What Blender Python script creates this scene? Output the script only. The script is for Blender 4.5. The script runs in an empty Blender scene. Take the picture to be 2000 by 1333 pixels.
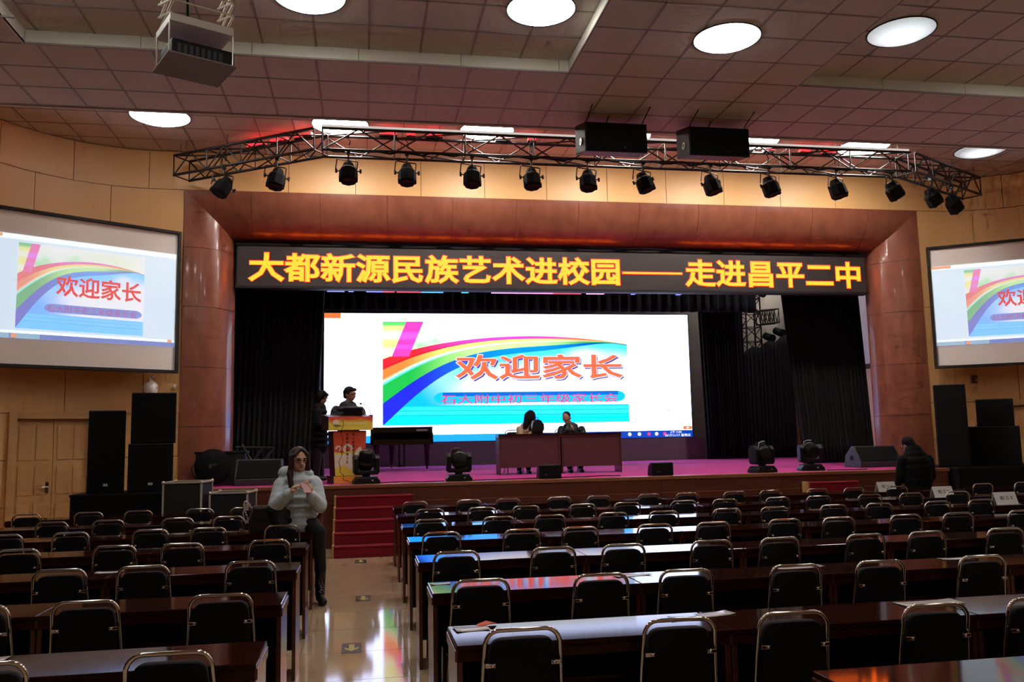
import bpy, bmesh, math, random
from mathutils import Vector, Matrix
import numpy as np

random.seed(7)
SC = bpy.context.scene
COL = SC.collection
PI = math.pi

# ------------------------------------------------------------------ camera
def camera():
    f, yaw, pit, rol = 1671.0, math.radians(9.9), math.radians(6.5), math.radians(1.13)
    cy, sy, cp, sp = math.cos(yaw), math.sin(yaw), math.cos(pit), math.sin(pit)
    F = Vector((sy*cp, cy*cp, sp)); R = Vector((cy, -sy, 0)); U = R.cross(F)
    c, s = math.cos(rol), math.sin(rol)
    R2 = c*R - s*U; U2 = s*R + c*U
    cam = bpy.data.cameras.new('camera'); ob = bpy.data.objects.new('camera', cam); COL.objects.link(ob)
    m = Matrix((R2, U2, -F)).transposed().to_4x4(); m.translation = Vector((0, 0, 1.65))
    ob.matrix_world = m
    cam.sensor_width = 36.0; cam.lens = f/2000.0*36.0; cam.clip_end = 200; cam.clip_start = .05
    SC.camera = ob
camera()
# ------------------------------------------------------------------ world, exposure
w = bpy.data.worlds.new('world'); SC.world = w; w.use_nodes = True
w.node_tree.nodes['Background'].inputs[0].default_value = (.02, .02, .025, 1)
w.node_tree.nodes['Background'].inputs[1].default_value = .1
SC.view_settings.view_transform = 'Standard'; SC.view_settings.look = 'None'
SC.view_settings.gamma = 1.0; SC.view_settings.use_curve_mapping = False
SC.view_settings.exposure = 0.0
SC.cycles.use_denoising = True
SC.cycles.max_bounces = 5; SC.cycles.diffuse_bounces = 3; SC.cycles.glossy_bounces = 3; SC.cycles.transmission_bounces = 2
SC.cycles.use_adaptive_sampling = True; SC.cycles.adaptive_threshold = .1; SC.cycles.adaptive_min_samples = 12
SC.cycles.sample_clamp_indirect = 3.0; SC.cycles.caustics_reflective = False; SC.cycles.caustics_refractive = False

LAMP_ON, LAMP_DIM, LAMP_FAR, LAMP_REAR = 38.0, 1.7, 64.0, 17.0     # radiance of the ceiling lamps
LED = 3.3                                         # radiance of white on the video wall
ZS = .97                                          # stage height

# ------------------------------------------------------------------ materials
def lin(r, g, b):
    return tuple((c/255/12.92 if c <= 10 else ((c/255+.055)/1.055)**2.4) for c in (r, g, b)) + (1,)
MATS = {}
def mat(name, rgb, rough=.5, metal=0, spec=.5, noise=0, scale=(8, 8, 8), bump=0, bscale=60, coat=0, sheen=0, dark=None):
    m = bpy.data.materials.new(name); m.use_nodes = True; nt = m.node_tree; b = nt.nodes['Principled BSDF']
    col = lin(*rgb)
    b.inputs['Base Color'].default_value = col; b.inputs['Roughness'].default_value = rough
    b.inputs['Metallic'].default_value = metal; b.inputs['Specular IOR Level'].default_value = spec
    b.inputs['Coat Weight'].default_value = coat; b.inputs['Coat Roughness'].default_value = .06
    b.inputs['Sheen Weight'].default_value = sheen
    if noise or bump:
        tc = nt.nodes.new('ShaderNodeTexCoord'); mp = nt.nodes.new('ShaderNodeMapping'); mp.inputs['Scale'].default_value = scale
        nt.links.new(tc.outputs['Object'], mp.inputs['Vector'])
    if noise:
        n = nt.nodes.new('ShaderNodeTexNoise'); n.inputs['Scale'].default_value = 1; n.inputs['Detail'].default_value = 5
        nt.links.new(mp.outputs[0], n.inputs['Vector'])
        mx = nt.nodes.new('ShaderNodeMix'); mx.data_type = 'RGBA'
        d = lin(*dark) if dark else tuple(c*(1-noise) for c in col[:3]) + (1,)
        mx.inputs['A'].default_value = d; mx.inputs['B'].default_value = tuple(min(1, c*(1+noise*.5)) for c in col[:3]) + (1,)
        nt.links.new(n.outputs['Fac'], mx.inputs['Factor']); nt.links.new(mx.outputs['Result'], b.inputs['Base Color'])
    if bump:
        n2 = nt.nodes.new('ShaderNodeTexNoise'); n2.inputs['Scale'].default_value = bscale
        nt.links.new(tc.outputs['Object'], n2.inputs['Vector'])
        bp = nt.nodes.new('ShaderNodeBump'); bp.inputs['Strength'].default_value = bump; bp.inputs['Distance'].default_value = .01
        nt.links.new(n2.outputs['Fac'], bp.inputs['Height']); nt.links.new(bp.outputs[0], b.inputs['Normal'])
    MATS[name] = m
    return m
def emat(name, rgb, strength=1.0, base=(.02, .02, .02), attr=None, mixwhite=None, tint=None):
    """a surface that gives off light; rgb linear"""
    m = bpy.data.materials.new(name); m.use_nodes = True; nt = m.node_tree; b = nt.nodes['Principled BSDF']
    b.inputs['Base Color'].default_value = base + (1,); b.inputs['Roughness'].default_value = .6
    b.inputs['Emission Color'].default_value = tuple(rgb) + (1,); b.inputs['Emission Strength'].default_value = strength
    if attr:
        a = nt.nodes.new('ShaderNodeAttribute'); a.attribute_name = attr; out = a.outputs['Color']
        if mixwhite:
            mx = nt.nodes.new('ShaderNodeMix'); mx.data_type = 'RGBA'; mx.inputs['Factor'].default_value = mixwhite
            mx.inputs['B'].default_value = tuple(tint or (1, 1, 1)) + (1,); nt.links.new(out, mx.inputs['A']); out = mx.outputs['Result']
        nt.links.new(out, b.inputs['Emission Color'])
    if not name.startswith(('led_white', 'led_slide', 'proj_margin', 'proj_slide', 'red_glow', 'work_tube', 'sign_yellow')): m.cycles.emission_sampling = 'NONE'
    MATS[name] = m
    return m

mat('wall_panel', (232, 182, 122), .42, noise=.10, scale=(1.2, 1.2, .5), bump=.02, bscale=90)
mat('panel_joint', (70, 48, 28), .8)
mat('red_wood', (150, 90, 68), .26, noise=.35, scale=(5, 5, 2.2), dark=(110, 62, 47), coat=.25)
mat('ceiling_tile', (214, 206, 196), .9, noise=.05, scale=(30, 30, 30), bump=.15, bscale=300)
mat('ceiling_bar', (150, 140, 132), .6)
mat('coffer_band', (226, 222, 208), .8)
mat('floor_stone', (198, 170, 138), .07, noise=.10, scale=(2.5, 2.5, 2.5), spec=.6)
mat('floor_joint', (110, 90, 72), .6)
mat('table_wood', (58, 27, 18), .06, noise=.35, scale=(2, 14, 14), dark=(30, 12, 8), spec=.10)
mat('table_edge', (92, 50, 40), .22, noise=.3, scale=(3, 12, 12), dark=(62, 30, 24), coat=.2)
mat('chrome', (214, 212, 208), .08, metal=1)
mat('black_vinyl', (5, 5, 6), .75, spec=.25, noise=.2, scale=(40, 40, 40), bump=.1, bscale=200)
mat('black_paint', (9, 9, 10), .55, spec=.3, bump=.05, bscale=200)
mat('black_matt', (7, 7, 8), .85, spec=.2, bump=.1, bscale=150)
mat('grille_black', (9, 9, 10), .8, spec=.2, bump=.5, bscale=500)
mat('gloss_black', (6, 6, 7), .06, spec=.6)
mat('grey_plastic', (52, 52, 54), .5)
mat('truss_black', (20, 18, 17), .45)
mat('silver', (214, 205, 196), .3, metal=.6)
mat('alu', (206, 198, 176), .4, metal=.25)
mat('white_paint', (222, 216, 204), .5)
mat('white_plastic', (235, 232, 226), .35)
mat('case_black', (26, 25, 24), .6, bump=.1, bscale=300)
mat('stage_carpet', (200, 50, 140), .95, noise=.25, scale=(60, 60, 60), bump=.6, bscale=400)
mat('stair_carpet', (142, 16, 34), .95, noise=.3, scale=(60, 60, 60), bump=.6, bscale=400)
mat('stage_wood', (104, 56, 42), .35, noise=.3, scale=(2, 8, 8), dark=(74, 38, 28))
mat('nosing_wood', (150, 98, 70), .35, noise=.25, scale=(2, 10, 10))
mat('curtain', (11, 12, 14), .95, noise=.3, scale=(14, 14, 1), bump=.2, bscale=200)
mat('curtain_blue', (11, 12, 20), .95, noise=.3, scale=(14, 14, 1), bump=.2, bscale=200)
mat('stage_wall', (196, 186, 176), .8, noise=.08, scale=(1, 1, 1))
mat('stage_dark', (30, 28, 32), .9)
mat('led_base', (128, 122, 126), .7)
mat('screen_cloth', (250, 243, 236), .8)
mat('frame_black', (14, 13, 13), .6)
mat('banner_face', (62, 54, 54), .45, noise=.06, scale=(3, 3, 3))
mat('gold_trim', (190, 150, 96), .4)
mat('paper', (232, 229, 226), .16)
mat('door_wood', (206, 160, 104), .45, noise=.12, scale=(8, 8, .8))
mat('brass', (120, 104, 80), .35, metal=.8)
mat('podium_wood', (70, 34, 26), .4, noise=.3, scale=(8, 8, 2))
mat('skin', (214, 162, 134), .55)
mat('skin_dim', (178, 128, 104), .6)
mat('hair', (16, 11, 11), .7, spec=.2)
mat('hair_brown', (46, 26, 22), .45)
mat('jacket_grey', (196, 206, 212), .55, bump=.2, bscale=30)
mat('jacket_dark', (26, 27, 34), .6, bump=.3, bscale=30)
mat('coat_black', (11, 11, 13), .85, spec=.2, bump=.3, bscale=25)
mat('coat_beige', (176, 142, 118), .8)
mat('suit_navy', (22, 23, 36), .75)
mat('shirt_grey', (120, 116, 122), .8)
mat('trouser_black', (15, 15, 17), .8)
mat('boot_black', (12, 12, 12), .5)
mat('embroidery', (150, 148, 150), .7)
mat('leather_black', (14, 14, 15), .32)
mat('phone_pink', (196, 150, 150), .3)
mat('phone_black', (10, 10, 12), .2)
mat('ink', (30, 26, 30), .8)
mat('pod_yellow', (255, 226, 84), .6); mat('pod_orange', (255, 176, 66), .6); mat('pod_red', (246, 92, 52), .6)
mat('pod_cream', (244, 228, 200), .6); mat('pod_green', (70, 140, 70), .6); mat('pod_navy', (50, 50, 90), .6)
mat('sticker_dark', (62, 66, 60), .4); mat('sticker_yellow', (190, 186, 96), .4)
mat('hatch_grey', (140, 128, 122), .7); mat('orange_wood', (206, 150, 92), .5)
emat('led_white', (.88, .98, 1.5), LED); emat('led_slide', (1, 1, 1), 1.6, attr='slide')
emat('proj_margin', (.60, .73, .86), .95, (.3, .3, .3)); emat('proj_slide', (1, 1, 1), .78, (.3, .3, .3), attr='slide', mixwhite=.22, tint=(.8, .9, 1.0))
emat('proj_white', (.86, .95, .98), 1.0, (.3, .3, .3)); emat('proj_blue', (.16, .22, .55), .9, (.2, .2, .3)); emat('proj_red', (.80, .10, .09), .85, (.3, .1, .1))
emat('proj_pill', (.22, .30, .66), .9, (.2, .2, .3)); emat('proj_pink', (.45, .17, .42), .85, (.2, .1, .2)); emat('proj_orange', (.8, .38, .2), .9, (.2, .1, .1))
emat('proj_teal', (.30, .48, .66), .9, (.2, .2, .2))
emat('led_title', (2.2, .20, .085), 1.0); emat('led_title_edge', (1.0, .80, .95), 1.7); emat('led_shadow', (.10, .06, .5), 1.1)
emat('led_pill_top', (.0, .16, .80), 1.1); emat('led_pill', (.0, .55, .95), 1.3); emat('led_pink', (1.0, .06, .30), 1.0)
emat('led_bar', (.0, .055, .50), 1.2); emat('led_bar_light', (.01, .33, .92), 1.5); emat('led_orange', (1.0, .19, .045), 1.2)
emat('led_text', (1, 1, 1), 1.6); emat('led_grey', (.35, .36, .42), 1.0)
emat('sign_yellow', (6.0, .74, .03), 1.0); emat('sign_red', (1.0, .015, .005), 2.0)
emat('red_glow', (1.0, .02, .03), 2.6); emat('strip_blue', (.18, .22, 1.0), 1.6); emat('strip_pink', (1.0, .35, .8), 1.6); emat('strip_cyan', (.05, .5, 1.0), 1.6); emat('strip_red', (1.0, .05, .08), 1.4)
emat('truss_strip_glow', (1, .88, .80), .62)
emat('work_tube', (1, .95, .9), 420.0)
def lamp_mat(name, core, rim, warm=(1, 1, .95)):
    m = bpy.data.materials.new(name); m.use_nodes = True; nt = m.node_tree; b = nt.nodes['Principled BSDF']
    b.inputs['Base Color'].default_value = (.7, .72, .7, 1); b.inputs['Roughness'].default_value = .4
    b.inputs['Emission Color'].default_value = tuple(warm) + (1,)
    tc = nt.nodes.new('ShaderNodeTexCoord'); mp = nt.nodes.new('ShaderNodeMapping'); mp.inputs['Scale'].default_value = (2.6, 2.6, 0)
    g = nt.nodes.new('ShaderNodeTexGradient'); g.gradient_type = 'SPHERICAL'
    r = nt.nodes.new('ShaderNodeMapRange'); r.inputs['From Min'].default_value = .0; r.inputs['From Max'].default_value = .9
    r.inputs['To Min'].default_value = rim; r.inputs['To Max'].default_value = core
    nt.links.new(tc.outputs['Object'], mp.inputs[0]); nt.links.new(mp.outputs[0], g.inputs[0]); nt.links.new(g.outputs['Fac'], r.inputs['Value'])
    nt.links.new(r.outputs[0], b.inputs['Emission Strength'])
    MATS[name] = m
lamp_mat('lamp_on', LAMP_ON*1.3, .7); lamp_mat('lamp_dim', LAMP_DIM, .36, (.86, .96, 1.0)); lamp_mat('lamp_far', LAMP_FAR*1.2, LAMP_FAR*.6, (1, .94, .86)); lamp_mat('lamp_rear', LAMP_REAR*1.3, .7); lamp_mat('lamp_side', 12.0, 8.0, (1, .94, .86))

# ------------------------------------------------------------------ mesh helpers
def rotz(a): return Matrix.Rotation(a, 4, 'Z')
class M:
    def __init__(s): s.v = []; s.f = []; s.mi = []
    def add(s, V, Fc, mi=0):
        o = len(s.v); s.v += [tuple(p) for p in V]; s.f += [tuple(i+o for i in f) for f in Fc]; s.mi += [mi]*len(Fc); return s
    def box(s, c, d, mx=None, mi=0):
        x, y, z = d[0]/2, d[1]/2, d[2]/2
        V = [Vector((a*x, b*y, e*z)) for e in (-1, 1) for b in (-1, 1) for a in (-1, 1)]
        if mx is not None: V = [mx @ p for p in V]
        V = [p + Vector(c) for p in V]
        return s.add(V, [(0, 2, 3, 1), (4, 5, 7, 6), (0, 1, 5, 4), (2, 6, 7, 3), (0, 4, 6, 2), (1, 3, 7, 5)], mi)
    def mm(s, x0, x1, y0, y1, z0, z1, mi=0):
        return s.box(((x0+x1)/2, (y0+y1)/2, (z0+z1)/2), (x1-x0, y1-y0, z1-z0), None, mi)
    def cyl(s, p0, p1, r0, r1=None, n=12, caps=True, mi=0):
        r1 = r0 if r1 is None else r1
        p0, p1 = Vector(p0), Vector(p1); a = (p1-p0).normalized()
        u = a.orthogonal().normalized(); v = a.cross(u)
        V = []
        for p, r in ((p0, r0), (p1, r1)):
            V += [p + r*(math.cos(2*PI*i/n)*u + math.sin(2*PI*i/n)*v) for i in range(n)]
        Fc = [(i, (i+1) % n, n+(i+1) % n, n+i) for i in range(n)]
        if caps: Fc += [tuple(range(n-1, -1, -1)), tuple(range(n, 2*n))]
        return s.add(V, Fc, mi)
    def tube(s, pts, r, n=8, closed=False, mi=0, flat=1.0):
        P = [Vector(p) for p in pts]; N = len(P)
        rr = r if isinstance(r, (list, tuple)) else [r]*N
        V = []; u = None
        for i in range(N):
            if closed: t = P[(i+1) % N]-P[i-1]
            else: t = P[min(i+1, N-1)]-P[max(i-1, 0)]
            t.normalize()
            u = t.orthogonal().normalized() if u is None else (u-t*u.dot(t)).normalized()
            v = t.cross(u)
            V += [P[i] + rr[i]*(math.cos(2*PI*k/n)*u + flat*math.sin(2*PI*k/n)*v) for k in range(n)]
        Fc = []
        for i in range(N if closed else N-1):
            j = (i+1) % N
            Fc += [(i*n+k, i*n+(k+1) % n, j*n+(k+1) % n, j*n+k) for k in range(n)]
        if not closed: Fc += [tuple(range(n-1, -1, -1)), tuple(range((N-1)*n, N*n))]
        return s.add(V, Fc, mi)
    def lathe(s, prof, c=(0, 0, 0), n=24, mx=None, mi=0):
        V = []
        for r, z in prof:
            V += [Vector((r*math.cos(2*PI*k/n), r*math.sin(2*PI*k/n), z)) for k in range(n)]
        if mx is not None: V = [mx @ p for p in V]
        V = [p+Vector(c) for p in V]
        Fc = []
        for i in range(len(prof)-1):
            Fc += [(i*n+k, i*n+(k+1) % n, (i+1)*n+(k+1) % n, (i+1)*n+k) for k in range(n)]
        if prof[0][0] > 1e-6: Fc.append(tuple(range(n-1, -1, -1)))
        if prof[-1][0] > 1e-6: Fc.append(tuple(range((len(prof)-1)*n, len(prof)*n)))
        return s.add(V, Fc, mi)
    def prism(s, poly, vec, mi=0):
        n = len(poly); vec = Vector(vec)
        V = [Vector(p) for p in poly] + [Vector(p)+vec for p in poly]
        Fc = [tuple(range(n-1, -1, -1)), tuple(range(n, 2*n))] + [(i, (i+1) % n, n+(i+1) % n, n+i) for i in range(n)]
        return s.add(V, Fc, mi)
    def ball(s, c, r, n=12, m=8, mi=0):
        r = r if isinstance(r, (tuple, list)) else (r, r, r)
        prof = [(math.sin(PI*i/m), -math.cos(PI*i/m)) for i in range(m+1)]
        V = []
        for a, z in prof: V += [Vector((c[0]+r[0]*a*math.cos(2*PI*k/n), c[1]+r[1]*a*math.sin(2*PI*k/n), c[2]+r[2]*z)) for k in range(n)]
        Fc = []
        for i in range(m): Fc += [(i*n+k, i*n+(k+1) % n, (i+1)*n+(k+1) % n, (i+1)*n+k) for k in range(n)]
        return s.add(V, Fc, mi)
    def mesh(s, name, mats, bevel=0, smooth=None, weld=True):
        me = bpy.data.meshes.new(name); me.from_pydata(s.v, [], s.f)
        for mname in (mats if isinstance(mats, (list, tuple)) else [mats]): me.materials.append(MATS[mname])
        if max(s.mi) > 0: me.polygons.foreach_set('material_index', s.mi)
        bm = bmesh.new(); bm.from_mesh(me)
        if weld: bmesh.ops.remove_doubles(bm, verts=bm.verts, dist=1e-6)
        bmesh.ops.recalc_face_normals(bm, faces=bm.faces)
        if bevel:
            es = [e for e in bm.edges if len(e.link_faces) == 2 and e.calc_face_angle(0) > .6]
            bmesh.ops.bevel(bm, geom=es, offset=bevel, segments=2, profile=.6, affect='EDGES', clamp_overlap=True)
        bm.to_mesh(me); bm.free()
        if smooth is not None:
            me.polygons.foreach_set('use_smooth', [True]*len(me.polygons)); me.set_sharp_from_angle(angle=smooth)
        return me
    def obj(s, name, mats, parent=None, bevel=0, smooth=None, loc=None, rot=None):
        return link(name, s.mesh(name, mats, bevel, smooth), parent, loc, rot)
def link(name, data, parent=None, loc=None, rot=None):
    o = bpy.data.objects.new(name, data); COL.objects.link(o)
    if parent is not None: o.parent = parent
    if loc is not None: o.location = loc
    if rot is not None: o.rotation_euler = rot
    return o
def tag(o, label, cat, group=None):
    o['label'] = label; o['category'] = cat
    if group: o['group'] = group
    return o
def struct(o): o['kind'] = 'structure'; return o
def stuff(o): o['kind'] = 'stuff'; return o
def thing(name, label, cat, loc=(0, 0, 0), rz=0, group=None):
    return tag(link(name, None, None, loc, (0, 0, rz)), label, cat, group)
def copytree(o, loc, rz=None, label=None):
    c = o.copy(); COL.objects.link(c); c.location = loc
    if rz is not None: c.rotation_euler = (0, 0, rz)
    if label: c['label'] = label
    for ch in list(o.children):
        k = ch.copy(); COL.objects.link(k); k.parent = c
        for g in list(ch.children):
            q = g.copy(); COL.objects.link(q); q.parent = k
    return c
ORD = ['first', 'second', 'third', 'fourth', 'fifth', 'sixth', 'seventh', 'eighth', 'ninth', 'tenth', 'eleventh', 'twelfth', 'thirteenth', 'fourteenth', 'fifteenth', 'sixteenth']
_txt = {}
def text_mesh(body, w, h, bold, matname):
    """flat lettering in the local XY plane fitted into w x h with the lower left corner at 0; bold thickens the strokes (fraction of a character)"""
    c = bpy.data.curves.new('lettering', 'FONT'); c.body = body; c.size = 1; c.resolution_u = 2
    if bold: c.bevel_depth = bold; c.bevel_resolution = 0
    o = bpy.data.objects.new('lettering', c); COL.objects.link(o)
    me = bpy.data.meshes.new_from_object(o.evaluated_get(bpy.context.evaluated_depsgraph_get()))
    bpy.data.objects.remove(o)
    n = len(me.vertices); a = np.empty(n*3, np.float32); me.vertices.foreach_get('co', a); a = a.reshape(-1, 3)
    lo, hi = a.min(0), a.max(0); sx = w/(hi[0]-lo[0]); sy = h/(hi[1]-lo[1])
    a[:, 0] = (a[:, 0]-lo[0])*sx; a[:, 1] = (a[:, 1]-lo[1])*sy; a[:, 2] = np.where(a[:, 2] > 1e-6, .0012, 0)
    bm = bmesh.new(); me.vertices.foreach_set('co', a.reshape(-1)); bm.from_mesh(me)
    back = [f for f in bm.faces if all(v.co.z < 1e-5 for v in f.verts)] if bold else []
    bmesh.ops.delete(bm, geom=back, context='FACES'); bm.to_mesh(me); bm.free()
    me.materials.clear(); me.materials.append(MATS[matname]); me.update()
    return me
UP = (PI/2, 0, 0)
# ================================================================== SETTING
YW, SL, SR, RA = 15.6, -3.5, 11.62, 2.55            # front wall, where its curved corners begin, corner radius
def wall_pt(s):
    """point and inward normal of the wall line at arc length s"""
    if SL <= s <= SR: return Vector((s, YW, 0)), Vector((0, -1, 0))
    left = s < SL; d = (SL-s) if left else (s-SR); th = min(d/RA, PI/2); e = d-th*RA
    x = RA*math.sin(th); y = YW-RA+RA*math.cos(th)-e
    n = Vector((math.sin(th), -math.cos(th), 0))
    if left: return Vector((SL-x, y, 0)), n
    n.x = -n.x
    return Vector((SR+x, y, 0)), n
def wall_slab(m, s0, s1, z0, z1, back, front):
    n = max(1, int(math.ceil((s1-s0)/.15))) if (s0 < SL or s1 > SR) else 1
    V = []
    for i in range(n+1):
        p, nn = wall_pt(s0+(s1-s0)*i/n)
        for z in (z0, z1):
            V += [p-nn*back+Vector((0, 0, z)), p-nn*front+Vector((0, 0, z))]
    Fc = []
    for i in range(n):
        a, b = i*4, i*4+4
        Fc += [(a+1, b+1, b+3, a+3), (a, a+2, b+2, b), (a+2, a+3, b+3, b+2), (a, b, b+1, a+1)]
    Fc += [(0, 1, 3, 2), (n*4, n*4+2, n*4+3, n*4+1)]
    m.add(V, Fc); return m

PX0, PX1, PZ = -3.14, 11.26, 6.17        # outer edges of the stage surround
PA, PB = .78, .75                         # its curved reveal: inward, back
CZ, CF, YE = 6.05, 6.87, 11.56            # hall ceiling, higher ceiling by the stage, edge between them
# floor
fl = struct(M().mm(-6.3, 14.4, -4.2, 15.7, -.2, -.004).obj('floor', 'floor_joint'))
T = .82
tile = M().mm(-T/2+.003, T/2-.003, -T/2+.003, T/2-.003, -.05, 0).mesh('floor_tile', 'floor_stone')
rest = M()
for i in range(-8, 18):
    for j in range(-13, 12):
        x, y = .33-T/2+i*T, 6.29+T/2+j*T
        if -1.4 < x < 1.2 and y > 2.4: link('floor_tile', tile, fl, (x, y, 0))
        elif -6.1 < x < 14.2: rest.mm(x-T/2+.003, x+T/2-.003, y-T/2+.003, y+T/2-.003, -.05, 0)
stuff(rest.obj('floor_tiles_beyond', 'floor_stone', fl))

# walls with their panels
def wall(name, s0, s1, skip):
    m = M()
    n = max(1, int((s1-s0)/.3))
    segs = [(s0, s1)] if not skip else skip
    for a, b, z0, z1 in segs: wall_slab(m, a, b, z0, z1, .14, .02)
    return struct(m.obj(name, 'panel_joint'))
G = .005
SE = 11.0    # how far the side walls run back, as arc length past the corner
DL0, DL1, DH = -5.78, -4.42, 2.20         # doorway on the left curve; the right one mirrors it
mir = lambda s: SL+SR-s
walls = {}
walls['wall_left'] = wall('wall_left', 0, 0, [(SL-SE-9, DL0, 0, CF), (DL0, DL1, DH, CF), (DL1, PX0, 0, CF)])
walls['wall_right'] = wall('wall_right', 0, 0, [(PX1, mir(DL1), 0, CF), (mir(DL1), mir(DL0), DH, CF), (mir(DL0), SR+SE+9, 0, CF)])
walls['wall_front'] = wall('wall_front', 0, 0, [(PX0, PX1, PZ, CF)])
rows = [(PZ, CF-.002, -.145), (4.15, PZ, .455), (DH, 4.15, -.145), (1.46, DH, .455), (.73, 1.46, -.145), (.02, .73, .455)]
for z0, z1, ph in rows:
    k0, k1 = -9, 18
    for k in range(k0, k1):
        a, b = ph+1.2*k, ph+1.2*k+1.2
        pieces = [(a, b)]
        def cut(lo, hi):
            global pieces
            out = []
            for p, q in pieces:
                if q <= lo or p >= hi: out.append((p, q)); continue
                if p < lo: out.append((p, lo))
                if q > hi: out.append((hi, q))
            pieces = out
        if z0 < PZ-.01: cut(PX0, PX1)
        if z1 <= DH+.001: cut(DL0, DL1); cut(mir(DL1), mir(DL0))
        for p, q in pieces:
            if q-p < .06: continue
            par = walls['wall_front'] if (p >= PX0-.7 and q <= PX1+.7 and z0 >= PZ-.01) else walls['wall_left'] if p < 4 else walls['wall_right']
            wall_slab(M(), p+G, q-G, z0+G, z1-G, .03, 0).obj('wall_panel', 'wall_panel', par)
rw = struct(M().mm(-6.3, 14.4, -4.3, -4.15, 0, 6.3).obj('wall_rear', 'wall_panel'))

# doors
def door(name, s0, s1):
    a, na = wall_pt(s0); b, nb = wall_pt(s1); d = (b-a); L = d.length; ang = math.atan2(d.y, d.x)
    e = struct(link(name, None, None, (a.x, a.y, 0), (0, 0, ang)))
    # local x along the opening, local y away from the hall
    f = M(); f.mm(-.02, .10, -.07, .10, 0, DH+.02); f.obj('door_frame', 'door_wood', e, bevel=.006)
    M().mm(L-.10, L+.02, -.07, .10, 0, DH+.02).obj('door_frame', 'door_wood', e, bevel=.006)
    M().mm(.10, L-.10, -.07, .10, DH-.09, DH+.02).obj('door_frame', 'door_wood', e, bevel=.006)
    lw = (L-.2)/2
    for k in (0, 1):
        x0 = .10+k*lw
        leaf = M().mm(x0+.003, x0+lw-.003, .05, .09, .01, DH-.095).obj('door_leaf', 'door_wood', e, bevel=.003)
        for z0, z1 in ((.15, .75), (.9, 1.35), (1.45, 2.0)):
            for u0, u1 in ((.10, .5), (.54, .94)):
                M().mm(x0+lw*u0, x0+lw*u1-.02, .038, .05, z0, z1).obj('door_moulding', 'door_wood', leaf, bevel=.005)
        if k == 0:
            M().mm(x0+lw-.10, x0+lw-.05, .032, .05, .92, 1.1).obj('handle_plate', 'brass', leaf, bevel=.004)
            M().tube([(x0+lw-.075, .04, 1.02), (x0+lw-.075, -.02, 1.02), (x0+lw-.17, -.03, 1.02)], .011).obj('door_handle', 'chrome', leaf, smooth=1)
    return e
door('door_1', DL0, DL1); door('door_2', mir(DL1), mir(DL0))

# stage surround: convex mahogany panels
pro = struct(link('trim_1', None))
NT = 14
def prof(i):
    th = PI/2*i/NT
    return PA*math.sin(th), PB*(1-math.cos(th))
def thick(m, d):
    """give a strip of quads (two points per ring) a back and rims, pushed by 2 cm along d"""
    d = d.normalized()*.02; n = len(m.v)
    V = m.v + [tuple(Vector(p)+d) for p in m.v]
    Fc = m.f + [tuple(i+n for i in reversed(f)) for f in m.f]
    for k in range(0, n-2, 2):
        Fc += [(k, k+2, k+2+n, k+n), (k+1, k+1+n, k+3+n, k+3)]
    Fc += [(0, n, n+1, 1), (n-2, n-1, 2*n-1, 2*n-2)]
    return M().add(V, Fc)
def column_panel(side, z0, z1, top):
    V = []; Fc = []
    for i in range(NT+1):
        o, d = prof(i)
        x = PX0+o if side < 0 else PX1-o
        zt = PZ-o if top else z1-.004
        V += [(x, YW+d-.012, z0+.004), (x, YW+d-.012, zt)]
    for i in range(NT): Fc.append((i*2, i*2+2, i*2+3, i*2+1))
    m = M().add(V, Fc)
    thick(m, Vector((side*-.4, 1, 0))).obj('surround_panel', 'red_wood', pro, smooth=.5)
for side in (-1, 1):
    zz = [ZS-.97, ZS, 1.96, 3.0, 4.07, 5.13]
    for a, b in zip(zz[:-1], zz[1:]): column_panel(side, a, b, False)
    column_panel(side, 5.13, 0, True)
jx = [-2.0+1.216*k for k in range(-1, 12)]
for k in range(len(jx)-1):
    V = []; Fc = []
    for i in range(NT+1):
        o, d = prof(i)
        lo, hi = PX0+o, PX1-o
        a, b = max(lo, jx[k]+.003), min(hi, jx[k+1]-.003)
        if k == 0: a = lo
        if k == len(jx)-2: b = hi
        if a > b: a = b = min(max(a, lo), hi)
        V += [(a, YW+d-.012, PZ-o), (b, YW+d-.012, PZ-o)]
    for i in range(NT): Fc.append((i*2, i*2+1, i*2+3, i*2+2))
    thick(M().add(V, Fc), Vector((0, 1, .4))).obj('surround_panel', 'red_wood', pro, smooth=.5)
for side in (-1, 0, 1):
    V = []; Fc = []
    for i in range(NT+1):
        o, d = prof(i); q = .014
        if side: x = PX0+o-q*.4 if side < 0 else PX1-o+q*.4; V += [(x, YW+d+q, 0), (x, YW+d+q, PZ-o+.02)]
        else: V += [(PX0+o-.02, YW+d+q, PZ-o+q*.4), (PX1-o+.02, YW+d+q, PZ-o+q*.4)]
    for i in range(NT): Fc.append((i*2, i*2+2, i*2+3, i*2+1))
    thick(M().add(V, Fc), Vector((-side*-.6, 1, .6 if side == 0 else 0))).obj('surround_backing', 'panel_joint', pro)
for x in (PX0, PX1): M().box((x+(.33 if x < 4 else -.33), YW+.70, 3.2), (.86, .06, 6.3)).obj('surround_backing', 'stage_dark', pro)
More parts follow.
